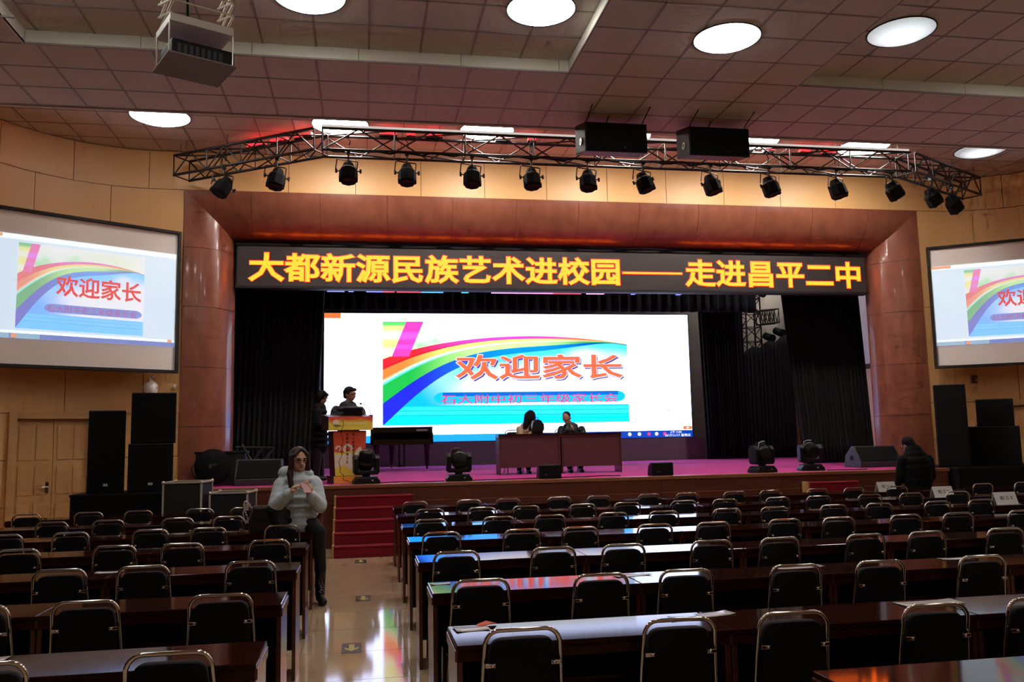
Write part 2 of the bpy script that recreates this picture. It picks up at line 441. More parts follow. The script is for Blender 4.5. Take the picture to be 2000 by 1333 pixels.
# ceilings
ce = struct(link('ceiling', None))
CO = [(-3.66, 2.46, 6.70, 9.70), (5.46, 11.46, 6.70, 9.70)]          # recessed bays x0 x1 y0 y1
CU = 6.21
TL = .6
ct = M().mm(-TL/2+.006, TL/2-.006, -TL/2+.006, TL/2-.006, .004, .03).mesh('ceiling_tile', 'ceiling_tile')
def in_bay(x, y): return any(a < x < b and c < y < d for a, b, c, d in CO)
bars = M(); slab = M()
gx = [.06+TL*k for k in range(-11, 25)]; gy = [9.70+TL*k for k in range(-5, 4)]
for i in range(len(gx)-1):
    for j in range(len(gy)-1):
        x, y = gx[i]+TL/2, gy[j]+TL/2
        bay = in_bay(x, y)
        if -5.2 < x < 10.2 and y > 7.0:
            if not bay and in_bay(x+.2, y):    # tile cut by the edge of the bay
                slab.mm(gx[i]+.006, -3.66, gy[j]+.006, gy[j+1]-.006, CZ+.004, CZ+.03)
                slab.mm(-3.66, gx[i+1]-.006, gy[j]+.006, gy[j+1]-.006, CU+.004, CU+.03)
            else: link('ceiling_tile', ct, ce, (x, y, CU if bay else CZ))
        else: slab.mm(gx[i]+.006, gx[i+1]-.006, gy[j]+.006, gy[j+1]-.006, (CU if bay else CZ)+.004, (CU if bay else CZ)+.03)
slab.mm(-6.3, 14.4, -4.3, 6.70, CZ+.004, CZ+.03)
stuff(slab.obj('ceiling_tiles_beyond', 'ceiling_tile', ce))
def bar(m, x0, x1, y0, y1, z): m.mm(x0, x1, y0, y1, z, z+.02)
for x in gx:
    for y0 in gy[:-1]:
        b = in_bay(x+.01, y0+.3) and in_bay(x-.01, y0+.3)
        bar(bars, x-.012, x+.012, y0, y0+TL, CU if b else CZ)
for y in gy:
    for x0 in gx[:-1]:
        b = in_bay(x0+.3, y+.01) and in_bay(x0+.3, y-.01)
        bar(bars, x0, x0+TL, y-.012, y+.012, CU if b else CZ)
stuff(bars.obj('ceiling_bars', 'ceiling_bar', ce))
for a, b, c, d in CO:
    # band around each recess, in boards
    n = int((b-a)/1.2)
    for k in range(n+1):
        x0, x1 = a+1.2*k, min(b, a+1.2*k+1.2)
        if x1-x0 > .02: M().mm(x0+.003, x1-.003, d, d+.02, CZ, CU+.01).obj('recess_board', 'coffer_band', ce)
    M().mm(a-.02, a, c, d, CZ, CU+.01).obj('recess_board', 'coffer_band', ce)
    M().mm(b, b+.02, c, d, CZ, CU+.01).obj('recess_board', 'coffer_band', ce)
    M().mm(a, b, c-.02, c, CZ, CU+.01).obj('recess_board', 'coffer_band', ce)
M().mm(-6.3, 14.4, -4.3, YE, CU+.08, CU+.12).obj('ceiling_slab', 'ceiling_bar', ce)
M().mm(-6.3, 14.4, YE-.04, YE, CZ-.012, CF+.1).obj('ceiling_fascia', 'ceiling_tile', ce)
# the higher ceiling in front of the stage
ce2 = struct(link('ceiling_front', None))
fbars = M(); frest = M()
fx = [-5.94+TL*k for k in range(0, 34)]; fy = [13.2+TL*k for k in range(0, 4)]
def inside(x, y):
    if SL <= x <= SR: return y < YW
    cx = SL if x < SL else SR
    return math.hypot(x-cx, max(0, y-(YW-RA))) < RA
for i in range(len(fx)-1):
    for j in range(len(fy)):
        x, y = fx[i]+TL/2, fy[j]+TL/2
        if True:
            link('ceiling_tile', ct, ce2, (x, y, CF)) if inside(x+(-.3 if x < SL else .3 if x > SR else 0), y+.25) else frest.mm(x-.294, x+.294, y-.294, y+.294, CF+.004, CF+.03)
frest.mm(-6.1, 14.3, YE, 13.2-.006, CF+.004, CF+.03)
frest.obj('ceiling_tiles_beyond', 'ceiling_tile', ce2)
for x in fx: bar(fbars, x-.01, x+.01, 13.2, YW, CF)
for y in fy: bar(fbars, -6.0, 14.1, y-.01, y+.01, CF)
stuff(fbars.obj('ceiling_bars', 'ceiling_bar', ce2))
M().mm(-6.3, 14.4, YE, YW+.2, CF+.05, CF+.1).obj('ceiling_slab', 'ceiling_bar', ce2)

# stage house
M_ = M(); M_.mm(-6.2, 14.5, 24.0, 24.15, 0, 8.2); struct(M_.obj('wall_stage_back', 'stage_wall'))
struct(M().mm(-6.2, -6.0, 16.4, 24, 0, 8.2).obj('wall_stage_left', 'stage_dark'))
wr = struct(M().mm(12.0, 12.15, 16.2, 24, 3.25, 8.2).obj('wall_stage_right', 'white_paint'))
M().mm(11.98, 12.15, 16.2, 24, ZS, 3.15).obj('wood_panelling', 'wall_panel', wr)
M().mm(11.96, 12.15, 16.2, 24, 3.15, 3.27).obj('panelling_rail', 'panel_joint', wr)
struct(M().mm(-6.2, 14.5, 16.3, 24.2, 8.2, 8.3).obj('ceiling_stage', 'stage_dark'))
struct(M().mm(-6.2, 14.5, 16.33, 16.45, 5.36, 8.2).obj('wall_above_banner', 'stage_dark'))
# stage platform
st = tag(link('stage', None), 'raised stage with magenta red carpet and a brown wooden front', 'stage')
YS = 13.9
M().mm(-2.58, 10.28, YS+.02, YW+.8, 0, ZS-.012).obj('platform', 'stage_wood', st)
M().mm(-5.95, 11.9, YW+.8, 22.98, 0, ZS-.012).obj('platform', 'stage_wood', st)
M().mm(-2.56, 10.26, YS+.10, YW+.8, ZS-.012, ZS).obj('carpet', 'stage_carpet', st)
M().mm(-5.95, 11.9, YW+.8, 22.98, ZS-.012, ZS).obj('carpet', 'stage_carpet', st)
M().mm(-2.60, 10.30, YS-.03, YS+.11, ZS-.055, ZS+.004).obj('nosing', 'nosing_wood', st, bevel=.012)
for k in range(12):
    x0 = -2.58+12.86/12*k
    M().mm(x0+.002, x0+12.86/12-.002, YS-.004, YS+.02, ZS-.27, ZS-.056).obj('front_board', 'stage_wood', st)
    M().mm(x0+.002, x0+12.86/12-.002, YS, YS+.02, 0, ZS-.278).obj('front_board', 'stage_wood', st)
M().mm(-2.58, 10.28, YS-.012, YS+.02, ZS-.278, ZS-.268).obj('front_bead', 'nosing_wood', st)
def stairs(x0, x1, label):
    t = thing('stage_stairs', label, 'stairs', (0, 0, 0))
    for k in range(5):
        y0 = YS-1.2+.24*k; z1 = ZS/6*(k+1)
        M().mm(x0+.03, x1-.03, y0, YS-.035, z1-ZS/6, z1-.012).obj('step', 'stair_carpet', t, bevel=.008)
        M().mm(x0+.03, x1-.03, y0-.012, min(y0+.26, YS-.035), z1-.03, z1).obj('step_carpet', 'stair_carpet', t, bevel=.012)
        for x in (x0, x1-.03): M().mm(x, x+.03, y0+.005, YS-.035, z1-ZS/6, z1+.008).obj('step_trim', 'gold_trim' if x == x0 else 'stage_wood', t)
    return t
stairs(-.45, .79, 'dark red carpeted stairs up to the stage at the end of the aisle')
stairs(7.44, 8.41, 'dark red carpeted stairs at the right end of the stage')
# ================================================================== CEILING LAMPS
def lamp(x, y, z, glass, label, r=.37):
    t = thing('ceiling_lamp', label, 'ceiling lamp', (x, y, z), 0, 'round ceiling lamps')
    M().lathe([(r*.97, -.0), (r*1.0, -.012), (r*1.02, -.012), (r*1.02, .0)], n=40).obj('rim', 'black_paint', t, smooth=.6)
    M().lathe([(0, -.075), (r*.3, -.072), (r*.6, -.058), (r*.85, -.034), (r*.98, -.008), (r*.98, .0)], n=40).obj('glass_shade', glass, t, smooth=1)
lamp(-.55, 8.55, CU, 'lamp_on', 'round lit ceiling lamp cut by the top edge above the left aisle')
lamp(1.87, 8.50, CU, 'lamp_on', 'round lit ceiling lamp in the corner of the left ceiling recess')
lamp(4.0, 8.56, CZ, 'lamp_on', 'round lit lamp on the ceiling strip between both recesses')
lamp(6.09, 8.46, CU, 'lamp_dim', 'round dim bluish lamp in the right ceiling recess')
lamp(-2.97, 8.3, CU, 'lamp_on', 'round lit ceiling lamp left of the projector lift')
for j, yy in enumerate((5.0, 1.6)):
    for i, x in enumerate((-2.97, -.55, 1.87, 4.0, 6.1, 8.5)):
        lamp(x, yy, CZ, 'lamp_rear', 'round lit ceiling lamp over the rear seats, outside the picture')
lamp(8.5, 8.4, CU, 'lamp_on', 'round lit ceiling lamp right of the picture')
lamp(-3.2, 13.9, CF, 'lamp_side', 'round lit lamp on the higher ceiling above the left truss arm', .46)
for x, l in ((-.38, 'at the left end of the main truss'), (2.07, 'behind the truss left of the hanging speakers'), (4.5, 'behind the left hanging speaker'), (6.9, 'behind the truss right of the hanging speakers'), (9.08, 'at the right end of the main truss')):
    lamp(x, 13.92, CF, 'lamp_far', 'round lit lamp on the higher ceiling ' + l, .46)
lamp(11.45, 13.85, CF, 'lamp_dim', 'round dim lamp on the higher ceiling above the right truss arm', .46)

# work lights over the right wing of the stage, behind the surround
for k, (x, yy) in enumerate(((11.55, 18.6), (11.3, 23.4))):
    t = thing('work_light', 'strip work light above the right stage wing, %s' % ('near the column', 'near the back wall')[k], 'work light', (x, yy, 7.9), 0, 'backstage work lights')
    M().mm(-.08, .08, -.6, .6, .05, .3) .obj('fixture', 'white_paint', t) if k == 0 else M().mm(-.4, .4, -.08, .08, .05, .3).obj('fixture', 'white_paint', t)
    (M().cyl((0, -.58, .02), (0, .58, .02), .035) if k == 0 else M().cyl((-.38, 0, .02), (.38, 0, .02), .035)).obj('tube', 'work_tube', t, smooth=1)
# ================================================================== THE SLIDE
def slide_mesh(w, h, matname):
    """the slide as flat coloured print: a soft background grid, then the bands of the arc and the ribbon laid over it"""
    V, Fc, Cc = [], [], []
    def quadgrid(U, Vv, col, z):
        ny, nx = U.shape; o = len(V)
        V.extend(np.stack([U*w, Vv*h, U*0+z], -1).reshape(-1, 3).tolist()); Cc.extend(np.maximum(col, 0).reshape(-1, 3).tolist())
        for j in range(ny-1):
            for i in range(nx-1): Fc.append((o+j*nx+i, o+j*nx+i+1, o+(j+1)*nx+i+1, o+(j+1)*nx+i))
    def mix(a, b, t): t = np.clip(t, 0, 1)[..., None]; return np.asarray(a)*(1-t)+np.asarray(b)*t
    def soft(x, a, b): t = np.clip((x-a)/(b-a), 0, 1); return t*t*(3-2*t)
    pt = np.polyfit([0, .17, .28, .384, .5, .61, .81, 1], [.634, .756, .805, .834, .853, .859, .835, .778], 5)
    pl = np.polyfit([0, .06, .112, .21, .3, .436, .59, .67, .79, 1], [.0, .13, .244, .44, .55, .645, .70, .728, .752, .765], 5)
    top = lambda u: np.polyval(pt, u)
    low = lambda u: np.minimum(np.maximum(np.polyval(pl, u), 0), np.polyval(pt, u)-.012)
    us = np.linspace(0, 1, 49)
    # above the arc: white with a green wash
    U, R = np.meshgrid(us, np.linspace(0, 1, 13)); Vv = top(U)+(1-top(U))*R
    gr = np.exp(-(((U-.17)/.09)**2+((Vv-(top(U)+.02))/.08)**2))+.8*np.exp(-(((U-.42)/.05)**2+((Vv-(top(U)+.03))/.045)**2))
    col = mix(np.ones(U.shape+(3,)), [.25, .85, .30], gr*(.8+.2*np.sin(U*70+Vv*30)))
    col = mix(col, [.72, .95, .40], .45*np.exp(-(((U-.75)/.27)**2+((Vv-(top(U)+.06))/.08)**2)))
    quadgrid(U, Vv, col, 0)
    # sky under the arc
    U, R = np.meshgrid(us, np.linspace(0, 1, 17)); base = np.minimum(.185-.012*U, low(U)); Vv = base+(low(U)-base)*R
    col = mix(np.ones(U.shape+(3,))*np.array([.0, .42, 1.9]), [1, 1, 1.1], soft(U*.9+Vv*.35, .22, .55))
    col = mix(col, [.0, .62, 1.8], soft(Vv, low(U)-.22, low(U)-.02)*soft(U, .15, .35)*.95)
    col = mix(col, [1, 1, 1], (1-soft(np.hypot((U-.82)*2.2, (Vv-.68)*3), 0, .25))*.8)
    quadgrid(U, Vv, col, 0)
    # sea in stripes
    for a, b, c0 in ((0, .055, [.0, .62, 2.6]), (.055, .09, [.0, .62, 2.4]), (.09, .096, [.0, .36, 1.5]), (.096, .135, [.02, .66, 2.3]), (.135, .14, [.0, .36, 1.5]), (.14, .175, [.02, .66, 2.2]), (.175, .188, [.0, .5, 1.8])):
        U, R = np.meshgrid(us, np.array([0., 1.])); Vv = np.minimum(a+(b-a)*R-.012*U*(R*0+1)*(a > 0), low(U)+1e-4); Vv = np.maximum(Vv, 0)
        quadgrid(U, Vv, np.ones(U.shape+(3,))*np.array(c0), .0)
    # bands of the arc, outermost first
    def three(a, b, c, k): return lambda u: mix(mix(np.ones(u.shape+(3,))*np.array(a), b, soft(u, *k[0])), c, soft(u, *k[1]))
    red = three([.95, .02, .03], [.92, .06, .55], [.9, .14, .05], ((.12, .38), (.62, .85)))
    red2 = three([.85, .01, .02], [.95, .04, .25], [.85, .10, .04], ((.2, .45), (.62, .85)))
    org = three([.98, .20, .04], [1., .82, .18], [.98, .30, .05], ((.06, .32), (.6, .85)))
    pale = three([1., .50, .30], [1, .98, .72], [1, .75, .3], ((.03, .2), (.65, .9)))
    whit = three([1, .95, .9], [1, 1, .9], [.9, .95, .6], ((.1, .3), (.6, .9)))
    mint = three([.1, .95, .70], [.7, 1, .7], [.3, .7, .3], ((.1, .4), (.6, .9)))
    grn = three([.01, .42, .06], [.55, .95, .30], [.02, .35, .10], ((.10, .45), (.6, .85)))
    blu = three([.012, .02, .62], [.0, .25, .95], [.0, .06, .45], ((.12, .5), (.62, .9)))
    for t0, t1, cf in ((.87, 1, red), (.84, .87, red2), (.69, .84, org), (.655, .69, pale), (.64, .655, whit), (.60, .64, mint), (.33, .60, grn), (0, .33, blu)):
        U, R = np.meshgrid(us, np.array([t0, t1])); Vv = low(U)+(top(U)-low(U))*R
        quadgrid(U, Vv, cf(U), .0006)
    # ribbon in the top left corner
    rows = np.linspace(.66, 1, 12)
    def edge(v): return .058+.065*(v-.62)/.38
    for d0, d1, kind in ((-9, -.055, 'y'), (-.055, .02, 'm')):
        U = np.stack([np.maximum(edge(rows)+max(d0, -1)*1.0, 0) if d0 < -1 else edge(rows)+.02+d0*.9, np.maximum(edge(rows)+.02+d1*.9, 0)], -1); Vv = np.stack([rows, rows], -1)
        if kind == 'm': col = mix(np.ones(U.shape+(3,))*np.array([.95, .05, .42]), [.95, .10, .95], soft(np.sin(U*95+1)*np.sin(Vv*38+.5), .0, .4))
        else: col = mix(np.ones(U.shape+(3,))*np.array([1, .93, .25]), [1, 1, .9], soft(np.cos(Vv*36), .1, .8)); col[-2:] = [.1, .6, .15]
        quadgrid(U, Vv, col, .0009)
    me = bpy.data.meshes.new('slide'); me.from_pydata(V, [], Fc)
    c = np.concatenate([np.array(Cc), np.ones((len(Cc), 1))], 1).astype(np.float32)
    at = me.color_attributes.new('slide', 'FLOAT_COLOR', 'POINT'); at.data.foreach_set('color', c.reshape(-1))
    me.materials.append(MATS[matname]); return me
def rect(name, matname, parent, x0, x1, z0, z1, y):
    """thin flat rectangle facing -y"""
    return M().mm(x0, x1, y-.002, y, z0, z1).obj(name, matname, parent)
def letters(name, body, x0, z0, w, h, y, off, matname, parent):
    return link(name, text_mesh(body, w, h, off, matname), parent, (x0, y, z0), UP)
def pill(name, matname, parent, x0, x1, z0, z1, y):
    r = (z1-z0)/2; P = []
    for k in range(13): a = -PI/2+PI*k/12; P.append((x1-r*1.6+r*1.6*math.cos(a), y, z0+r+r*math.sin(a)))
    for k in range(13): a = PI/2+PI*k/12; P.append((x0+r*1.6+r*1.6*math.cos(a), y, z0+r+r*math.sin(a)))
    return M().prism(P, (0, -.002, 0)).obj(name, matname, parent)

# video wall at the back of the stage
LY = 23.0
LX0, LX1, LZ0, LZ1 = -1.03, 9.12, 1.60, 5.06
t = thing('video_wall', 'huge bright LED video wall showing a rainbow welcome slide behind the stage', 'video wall', (0, LY, 0))
M().mm(LX0-.02, LX1+.02, .02, .22, LZ0-.02, LZ1+.02).obj('housing', 'frame_black', t)
M().mm(LX0-.02, LX1+.35, .0, .3, ZS-.1, LZ0-.02).obj('plinth', 'led_base', t)
scr = rect('display', 'led_white', t, LX0, LX1, LZ0, LZ1, .02)
sx0, sx1, sz0, sz1 = .50, 7.29, 2.05, 4.84
link('slide', slide_mesh(sx1-sx0, sz1-sz0, 'led_slide'), t, (sx0, .006, sz0), UP)
def su(u): return sx0+(sx1-sx0)*u
def sv(v): return sz0+(sz1-sz0)*v
pill('caption_band', 'led_pill', t, su(.20), su(.985), sv(.205), sv(.31), 0)
rect('caption_band_top', 'led_pill_top', t, su(.235), su(.955), sv(.272), sv(.308), -.004)
letters('title_shadow', '欢迎家长', 2.48, 3.20, 4.71, .70, -.004, .022, 'led_shadow', t)
letters('title_edge', '欢迎家长', 2.41, 3.22, 4.77, .74, -.008, .034, 'led_title_edge', t)
letters('title', '欢迎家长', 2.44, 3.25, 4.71, .69, -.012, .022, 'led_title', t)
letters('caption', '石大附中初三年级家长会', 2.03, 2.60, 4.95, .25, -.012, .008, 'led_pink', t)
bar_ = rect('taskbar', 'led_bar', t, LX0, LX1, LZ0, LZ0+.19, 0)
rect('taskbar_window', 'led_bar_light', bar_, LX0, 4.2, LZ0+.005, LZ0+.19, -.006)
rect('file_tab', 'led_orange', t, LX0, -.60, LZ1-.14, LZ1, 0)
rect('play_button', 'led_orange', t, 8.85, 9.11, 1.81, 1.90, 0)
M().prism([(8.95, -.004, 1.825), (9.03, -.004, 1.855), (8.95, -.004, 1.885)], (0, -.002, 0)).obj('play_arrow', 'led_text', t)
for k, (xx, mm_) in enumerate(((7.28, 'led_text'), (7.56, 'led_text'), (7.84, 'led_pink'), (8.06, 'led_text'), (8.3, 'led_pink'))):
    M().lathe([(0, 0), (.05, 0)], c=(xx, -.004, LZ0+.10), n=14, mx=Matrix.Rotation(PI/2, 4, 'X')).obj('tray_icon', mm_, bar_)
letters('clock', '上午 11:04', 8.45, LZ0+.105, .34, .075, -.006, .0, 'led_text', bar_)
letters('date', '2017/11/17 星期五', 8.30, LZ0+.015, .76, .075, -.006, .0, 'led_text', bar_)
letters('window_title', '欢迎家长', 3.85, 4.93, .5, .05, -.004, 0, 'led_grey', t)
rect('cursor', 'led_grey', t, 8.42, 8.47, 2.33, 2.36, 0)

# projection screens across the rounded corners
def projector_screen(A, dr, label, flip):
    """A is the inner upright of the frame, dr the direction outwards"""
    x = Vector((dr[0], dr[1], 0)).normalized()
    ang = math.atan2(-x.y, -x.x) if flip else math.atan2(x.y, x.x)
    W = 3.14
    org = Vector((A[0], A[1], 0))+(x*W if flip else Vector((0, 0, 0)))
    t = thing('projection_screen', label, 'projection screen', org, ang)
    z0, z1 = 2.87, 5.34
    for a, b, c, d in ((0, W, z1-.05, z1), (0, W, z0, z0+.05), (0, .05, z0+.05, z1-.05), (W-.05, W, z0+.05, z1-.05)):
        M().mm(a, b, -.02, .10, c, d).obj('frame', 'frame_black', t, bevel=.004)
    M().mm(.04, W-.04, .03, .08, z0+.04, z1-.04).obj('screen_cloth', 'screen_cloth', t)
    im = link('projected_image', None, t)
    i0, i1, j0, j1 = .07, 3.07, 3.32, 4.93
    rect('image_margin', 'proj_margin', im, i0, i1, j0, j1, .028)
    rect('title_bar', 'proj_white', im, i0, i1, j1-.075, j1, .022)
    rect('title_bar_tab', 'proj_orange', im, i0, i0+.35, j1-.055, j1-.005, .018)
    rect('status_bar', 'proj_white', im, i0, i1, j0+.075, j0+.115, .022)
    rect('task_bar', 'proj_blue', im, i0, i1, j0, j0+.075, .022)
    rect('task_icons', 'proj_teal', im, i0, i0+.5, j0, j0+.075, .018)
    rect('task_window', 'proj_teal', im, i0+.58, i0+.92, j0, j0+.075, .018)
    rect('task_button', 'proj_orange', im, i0+.52, i0+.6, j0+.008, j0+.068, .014)
    rect('play_button', 'proj_orange', im, i1-.12, i1-.05, j0+.07, j0+.12, .014)
    s0, s1, v0, v1 = .645, 2.54, 3.475, 4.81
    link('slide', slide_mesh(s1-s0, v1-v0, 'proj_slide'), im, (s0, .018, v0), UP)
    fu = lambda u: s0+(s1-s0)*u
    fv = lambda v: v0+(v1-v0)*v
    pill('caption_band', 'proj_pill', im, fu(.205), fu(.985), fv(.21), fv(.31), .012)
    letters('caption', '石大附中初三年级家长会', fu(.225), fv(.215), .72*(s1-s0), .085*(v1-v0), .006, .006, 'proj_pink', im)
    letters('title', '欢迎家长', fu(.287), fv(.41), .692*(s1-s0), .255*(v1-v0), .006, .022, 'proj_red', im)
    return t
projector_screen((-3.13, 15.36), (-.84, -.5426), 'projection screen with a black frame showing the rainbow slide left of the stage', True)
projector_screen((11.25, 15.36), (.84, -.5426), 'projection screen with a black frame cut by the right picture edge', False)

# LED text banner across the top of the opening
t = thing('led_banner', 'long grey LED banner with glowing yellow Chinese characters above the stage opening', 'sign', (0, 16.15, 0))
BX0, BX1, BZ0, BZ1 = -2.33, 10.40, 4.50, 5.35
M().mm(BX0, BX1, .03, .2, BZ0, BZ1).obj('housing', 'frame_black', t)
M().mm(BX0+.03, BX1-.03, .0, .03, BZ0+.05, BZ1-.05).obj('face', 'banner_face', t)
M().mm(BX0, BX1, -.02, .03, BZ1-.05, BZ1).obj('rail', 'gloss_black', t, bevel=.006)
M().mm(BX0, BX1, -.02, .03, BZ0, BZ0+.05).obj('rail', 'frame_black', t, bevel=.006)
for body, x0, x1 in (('大都新源民族艺术进校园', -2.10, 5.02), ('走进昌平二中', 6.39, 10.25)):
    letters('lettering_glow', body, x0-.015, 4.605, x1-x0+.03, .59, -.003, .042, 'sign_red', t)
    letters('lettering', body, x0, 4.62, x1-x0, .56, -.008, .026, 'sign_yellow', t)
rect('dash_glow', 'sign_red', t, 5.06, 6.34, 4.855, 4.915, -.003)
rect('dash', 'sign_yellow', t, 5.08, 6.32, 4.868, 4.902, -.008)
# thin coloured light bars seen just under the banner
bt = thing('light_bar', 'thin row of blue, pink and red light bars just under the LED banner', 'light bar', (0, 17.2, 0))
M().mm(-.8, 7.0, .0, .1, 4.665, 4.74).obj('bar_housing', 'frame_black', bt)
for x in (-.5, 3.1, 6.7): M().cyl((x, .05, 4.74), (x, .05, 8.2), .01, n=6).obj('bar_hanger', 'truss_black', bt)
for x0, x1, mm_ in ((-.72, -.38, 'strip_blue'), (-.3, -.2, 'strip_blue'), (.05, .38, 'strip_blue'), (.38, .62, 'strip_red'), (.66, 1.15, 'strip_red'), (1.15, 1.6, 'strip_cyan'), (1.98, 2.12, 'strip_cyan'), (2.6, 3.9, 'strip_pink'), (3.9, 4.5, 'strip_red'), (4.62, 5.0, 'strip_pink'), (5.6, 5.68, 'strip_blue'), (6.6, 6.7, 'strip_blue')):
    M().mm(x0, x1, -.02, .08, 4.64, 4.668).obj('light_segment', mm_, bt)
# ================================================================== CURTAINS
def drape(name, label, pts_top, pts_bot, matname, folds, amp=.05, ztop_fn=None, group='black stage curtains'):
    """pleated hanging cloth: top and bottom edges given as (x0, x1, y, z)"""
    n = folds*8; V = []; Fc = []; R = 10
    for j in range(R+1):
        t = j/R
        x0 = pts_bot[0]*(1-t)+pts_top[0]*t; x1 = pts_bot[1]*(1-t)+pts_top[1]*t
        for i in range(n+1):
            u = i/n; x = x0+(x1-x0)*u
            zt = pts_top[3] if ztop_fn is None else ztop_fn(u)
            z = pts_bot[3]*(1-t)+zt*t
            a = 2*PI*folds*u; y = pts_bot[2]*(1-t)+pts_top[2]*t + amp*(math.sin(a)+.35*math.sin(2.3*a+1))*(1-.35*t)
            V.append((x, y, z))
    for j in range(R):
        for i in range(n): a = j*(n+1)+i; Fc.append((a, a+1, a+n+2, a+n+1))
    o = M().add(V, Fc).obj(name, matname, None, smooth=1.2)
    md = o.modifiers.new('cloth', 'SOLIDIFY'); md.thickness = .006
    return tag(o, label, 'curtain', group)
drape('stage_curtain', 'black pleated curtain left of the video wall, behind the podium', (-3.6, -.76, 18.0, 5.6), (-3.6, -.99, 18.0, ZS+.01), 'curtain', 26)
drape('stage_curtain', 'black pleated curtain hanging at the right side of the stage opening', (9.08, 10.98, 17.5, 5.6), (9.47, 11.16, 17.5, ZS+.01), 'curtain', 20)
drape('stage_curtain', 'dark blue black curtain right beside the video wall', (9.16, 10.5, 22.4, 6.6), (9.3, 10.5, 22.4, ZS+.01), 'curtain_blue', 14)
drape('stage_curtain', 'dark sagging back curtain below the gap with the light tower', (10.5, 13.4, 22.4, 4.2), (10.5, 13.4, 22.4, ZS+.01), 'curtain_blue', 24, ztop_fn=lambda u: 3.88+1.0*u+.10*abs(math.sin(u*19)))
drape('border_curtain', 'black border curtain hanging above the video wall', (-6, 10.55, 21.6, 7.4), (-6, 10.55, 21.6, 4.93), 'curtain_blue', 60)
drape('stage_curtain', 'dark curtain hanging behind the left stage curtain', (-6, -1.0, 22.4, 6.6), (-6, -1.15, 22.4, ZS+.01), 'curtain_blue', 30)
for o in [o for o in COL.objects if o.name.startswith('border_curtain')]: pass
# curtain rails
def rail(x0, x1, y, z, label):
    t = thing('curtain_rail', label, 'rail', (0, y, 0), 0, 'curtain rails')
    M().cyl((x0, 0, z), (x1, 0, z), .03).obj('rail_tube', 'truss_black', t, smooth=1)
    for x in (x0+.3, (x0+x1)/2, x1-.3): M().cyl((x, 0, z), (x, 0, 8.2), .012, n=6).obj('rail_hanger', 'truss_black', t)
rail(-3.7, -.7, 18.0, 5.62, 'curtain rail carrying the left stage curtain')
rail(9.0, 11.3, 17.5, 5.62, 'curtain rail carrying the right stage curtain')
# tower of lighting truss behind the gap
def lattice(t, P0, P1, side, up, a, b, bays, r, rd, chord='chord', mats='truss_black', faces=(0, 1, 2, 3)):
    """box truss from P0 to P1; a along side, b along up; each chord and each brace a part"""
    P0, P1, side, up = Vector(P0), Vector(P1), Vector(side).normalized(), Vector(up).normalized()
    off = [side*(-a/2)+up*(b/2), side*(a/2)+up*(b/2), side*(a/2)+up*(-b/2), side*(-a/2)+up*(-b/2)]
    for o in off: M().cyl(P0+o, P1+o, r, n=8).obj(chord, mats, t, smooth=1)
    for k in range(bays+1):
        p = P0.lerp(P1, k/bays)
        for i in range(4):
            if i in faces or k in (0, bays): M().cyl(p+off[i], p+off[(i+1) % 4], rd, n=6).obj('brace', mats, t, smooth=1)
    for k in range(bays):
        p, q = P0.lerp(P1, k/bays), P0.lerp(P1, (k+1)/bays); h = p.lerp(q, .5)
        for i in faces:
            A, B = off[i], off[(i+1) % 4]
            if i in (1, 3):     # upright faces: W bracing
                M().cyl(p+B, h+A, rd, n=6).obj('brace', mats, t, smooth=1); M().cyl(h+A, q+B, rd, n=6).obj('brace', mats, t, smooth=1)
            else:
                M().cyl(p+A, q+B, rd, n=6).obj('brace', mats, t, smooth=1)
tw = thing('light_tower', 'black lattice light tower with lamps in the gap of the back curtain', 'truss tower', (11.12, 23.2, 0))
lattice(tw, (0, 0, ZS), (0, 0, 6.8), (1, 0, 0), (0, 1, 0), .45, .4, 14, .025, .014)
lattice(tw, (.2, -.1, 5.0), (.78, -.1, 5.05), (0, 1, 0), (0, 0, 1), .3, .4, 4, .02, .012)
for x, z in ((.30, 4.45), (.62, 4.6), (.1, 5.75)):
    M().cyl((x, -.3, z), (x+.05, -.62, z-.12), .10, .12, 16).obj('tower_lamp', 'black_matt', tw, smooth=.6)

# ================================================================== TRUSS AND SPOTLIGHTS
tr = thing('lighting_truss', 'black lattice lighting truss with angled arms hanging in front of the stage', 'truss', (0, 0, 0))
TF, TB, TZ1, TZ0 = 13.5, 13.86, 6.64, 6.29
AL, AR = Vector((-.78, 13.52, 0)), Vector((9.82, 13.52, 0))
zc, yc = (TZ1+TZ0)/2, (TF+TB)/2
lattice(tr, (-.65, yc, zc), (9.67, yc, zc), (0, -1, 0), (0, 0, 1), .36, .35, 9, .024, .013)
dl = (Vector((-3.24, 15.15, 0))-AL).normalized(); nl = Vector((-dl.y, dl.x, 0))
dr_ = (Vector((12.12, 14.76, 0))-AR).normalized(); nr = Vector((dr_.y, -dr_.x, 0))
if nl.y < 0: nl = -nl
if nr.y < 0: nr = -nr
PL0, PL1 = AL+nl*.18, Vector((-3.24, 15.15, 0))+nl*.18
PR0, PR1 = AR+nr*.18, Vector((12.12, 14.76, 0))+nr*.18
zz = Vector((0, 0, zc))
lattice(tr, PL0+zz, PL1+zz, -nl, (0, 0, 1), .36, .35, 4, .024, .013)
lattice(tr, PR0+zz, PR1+zz, -nr, (0, 0, 1), .36, .35, 4, .024, .013)
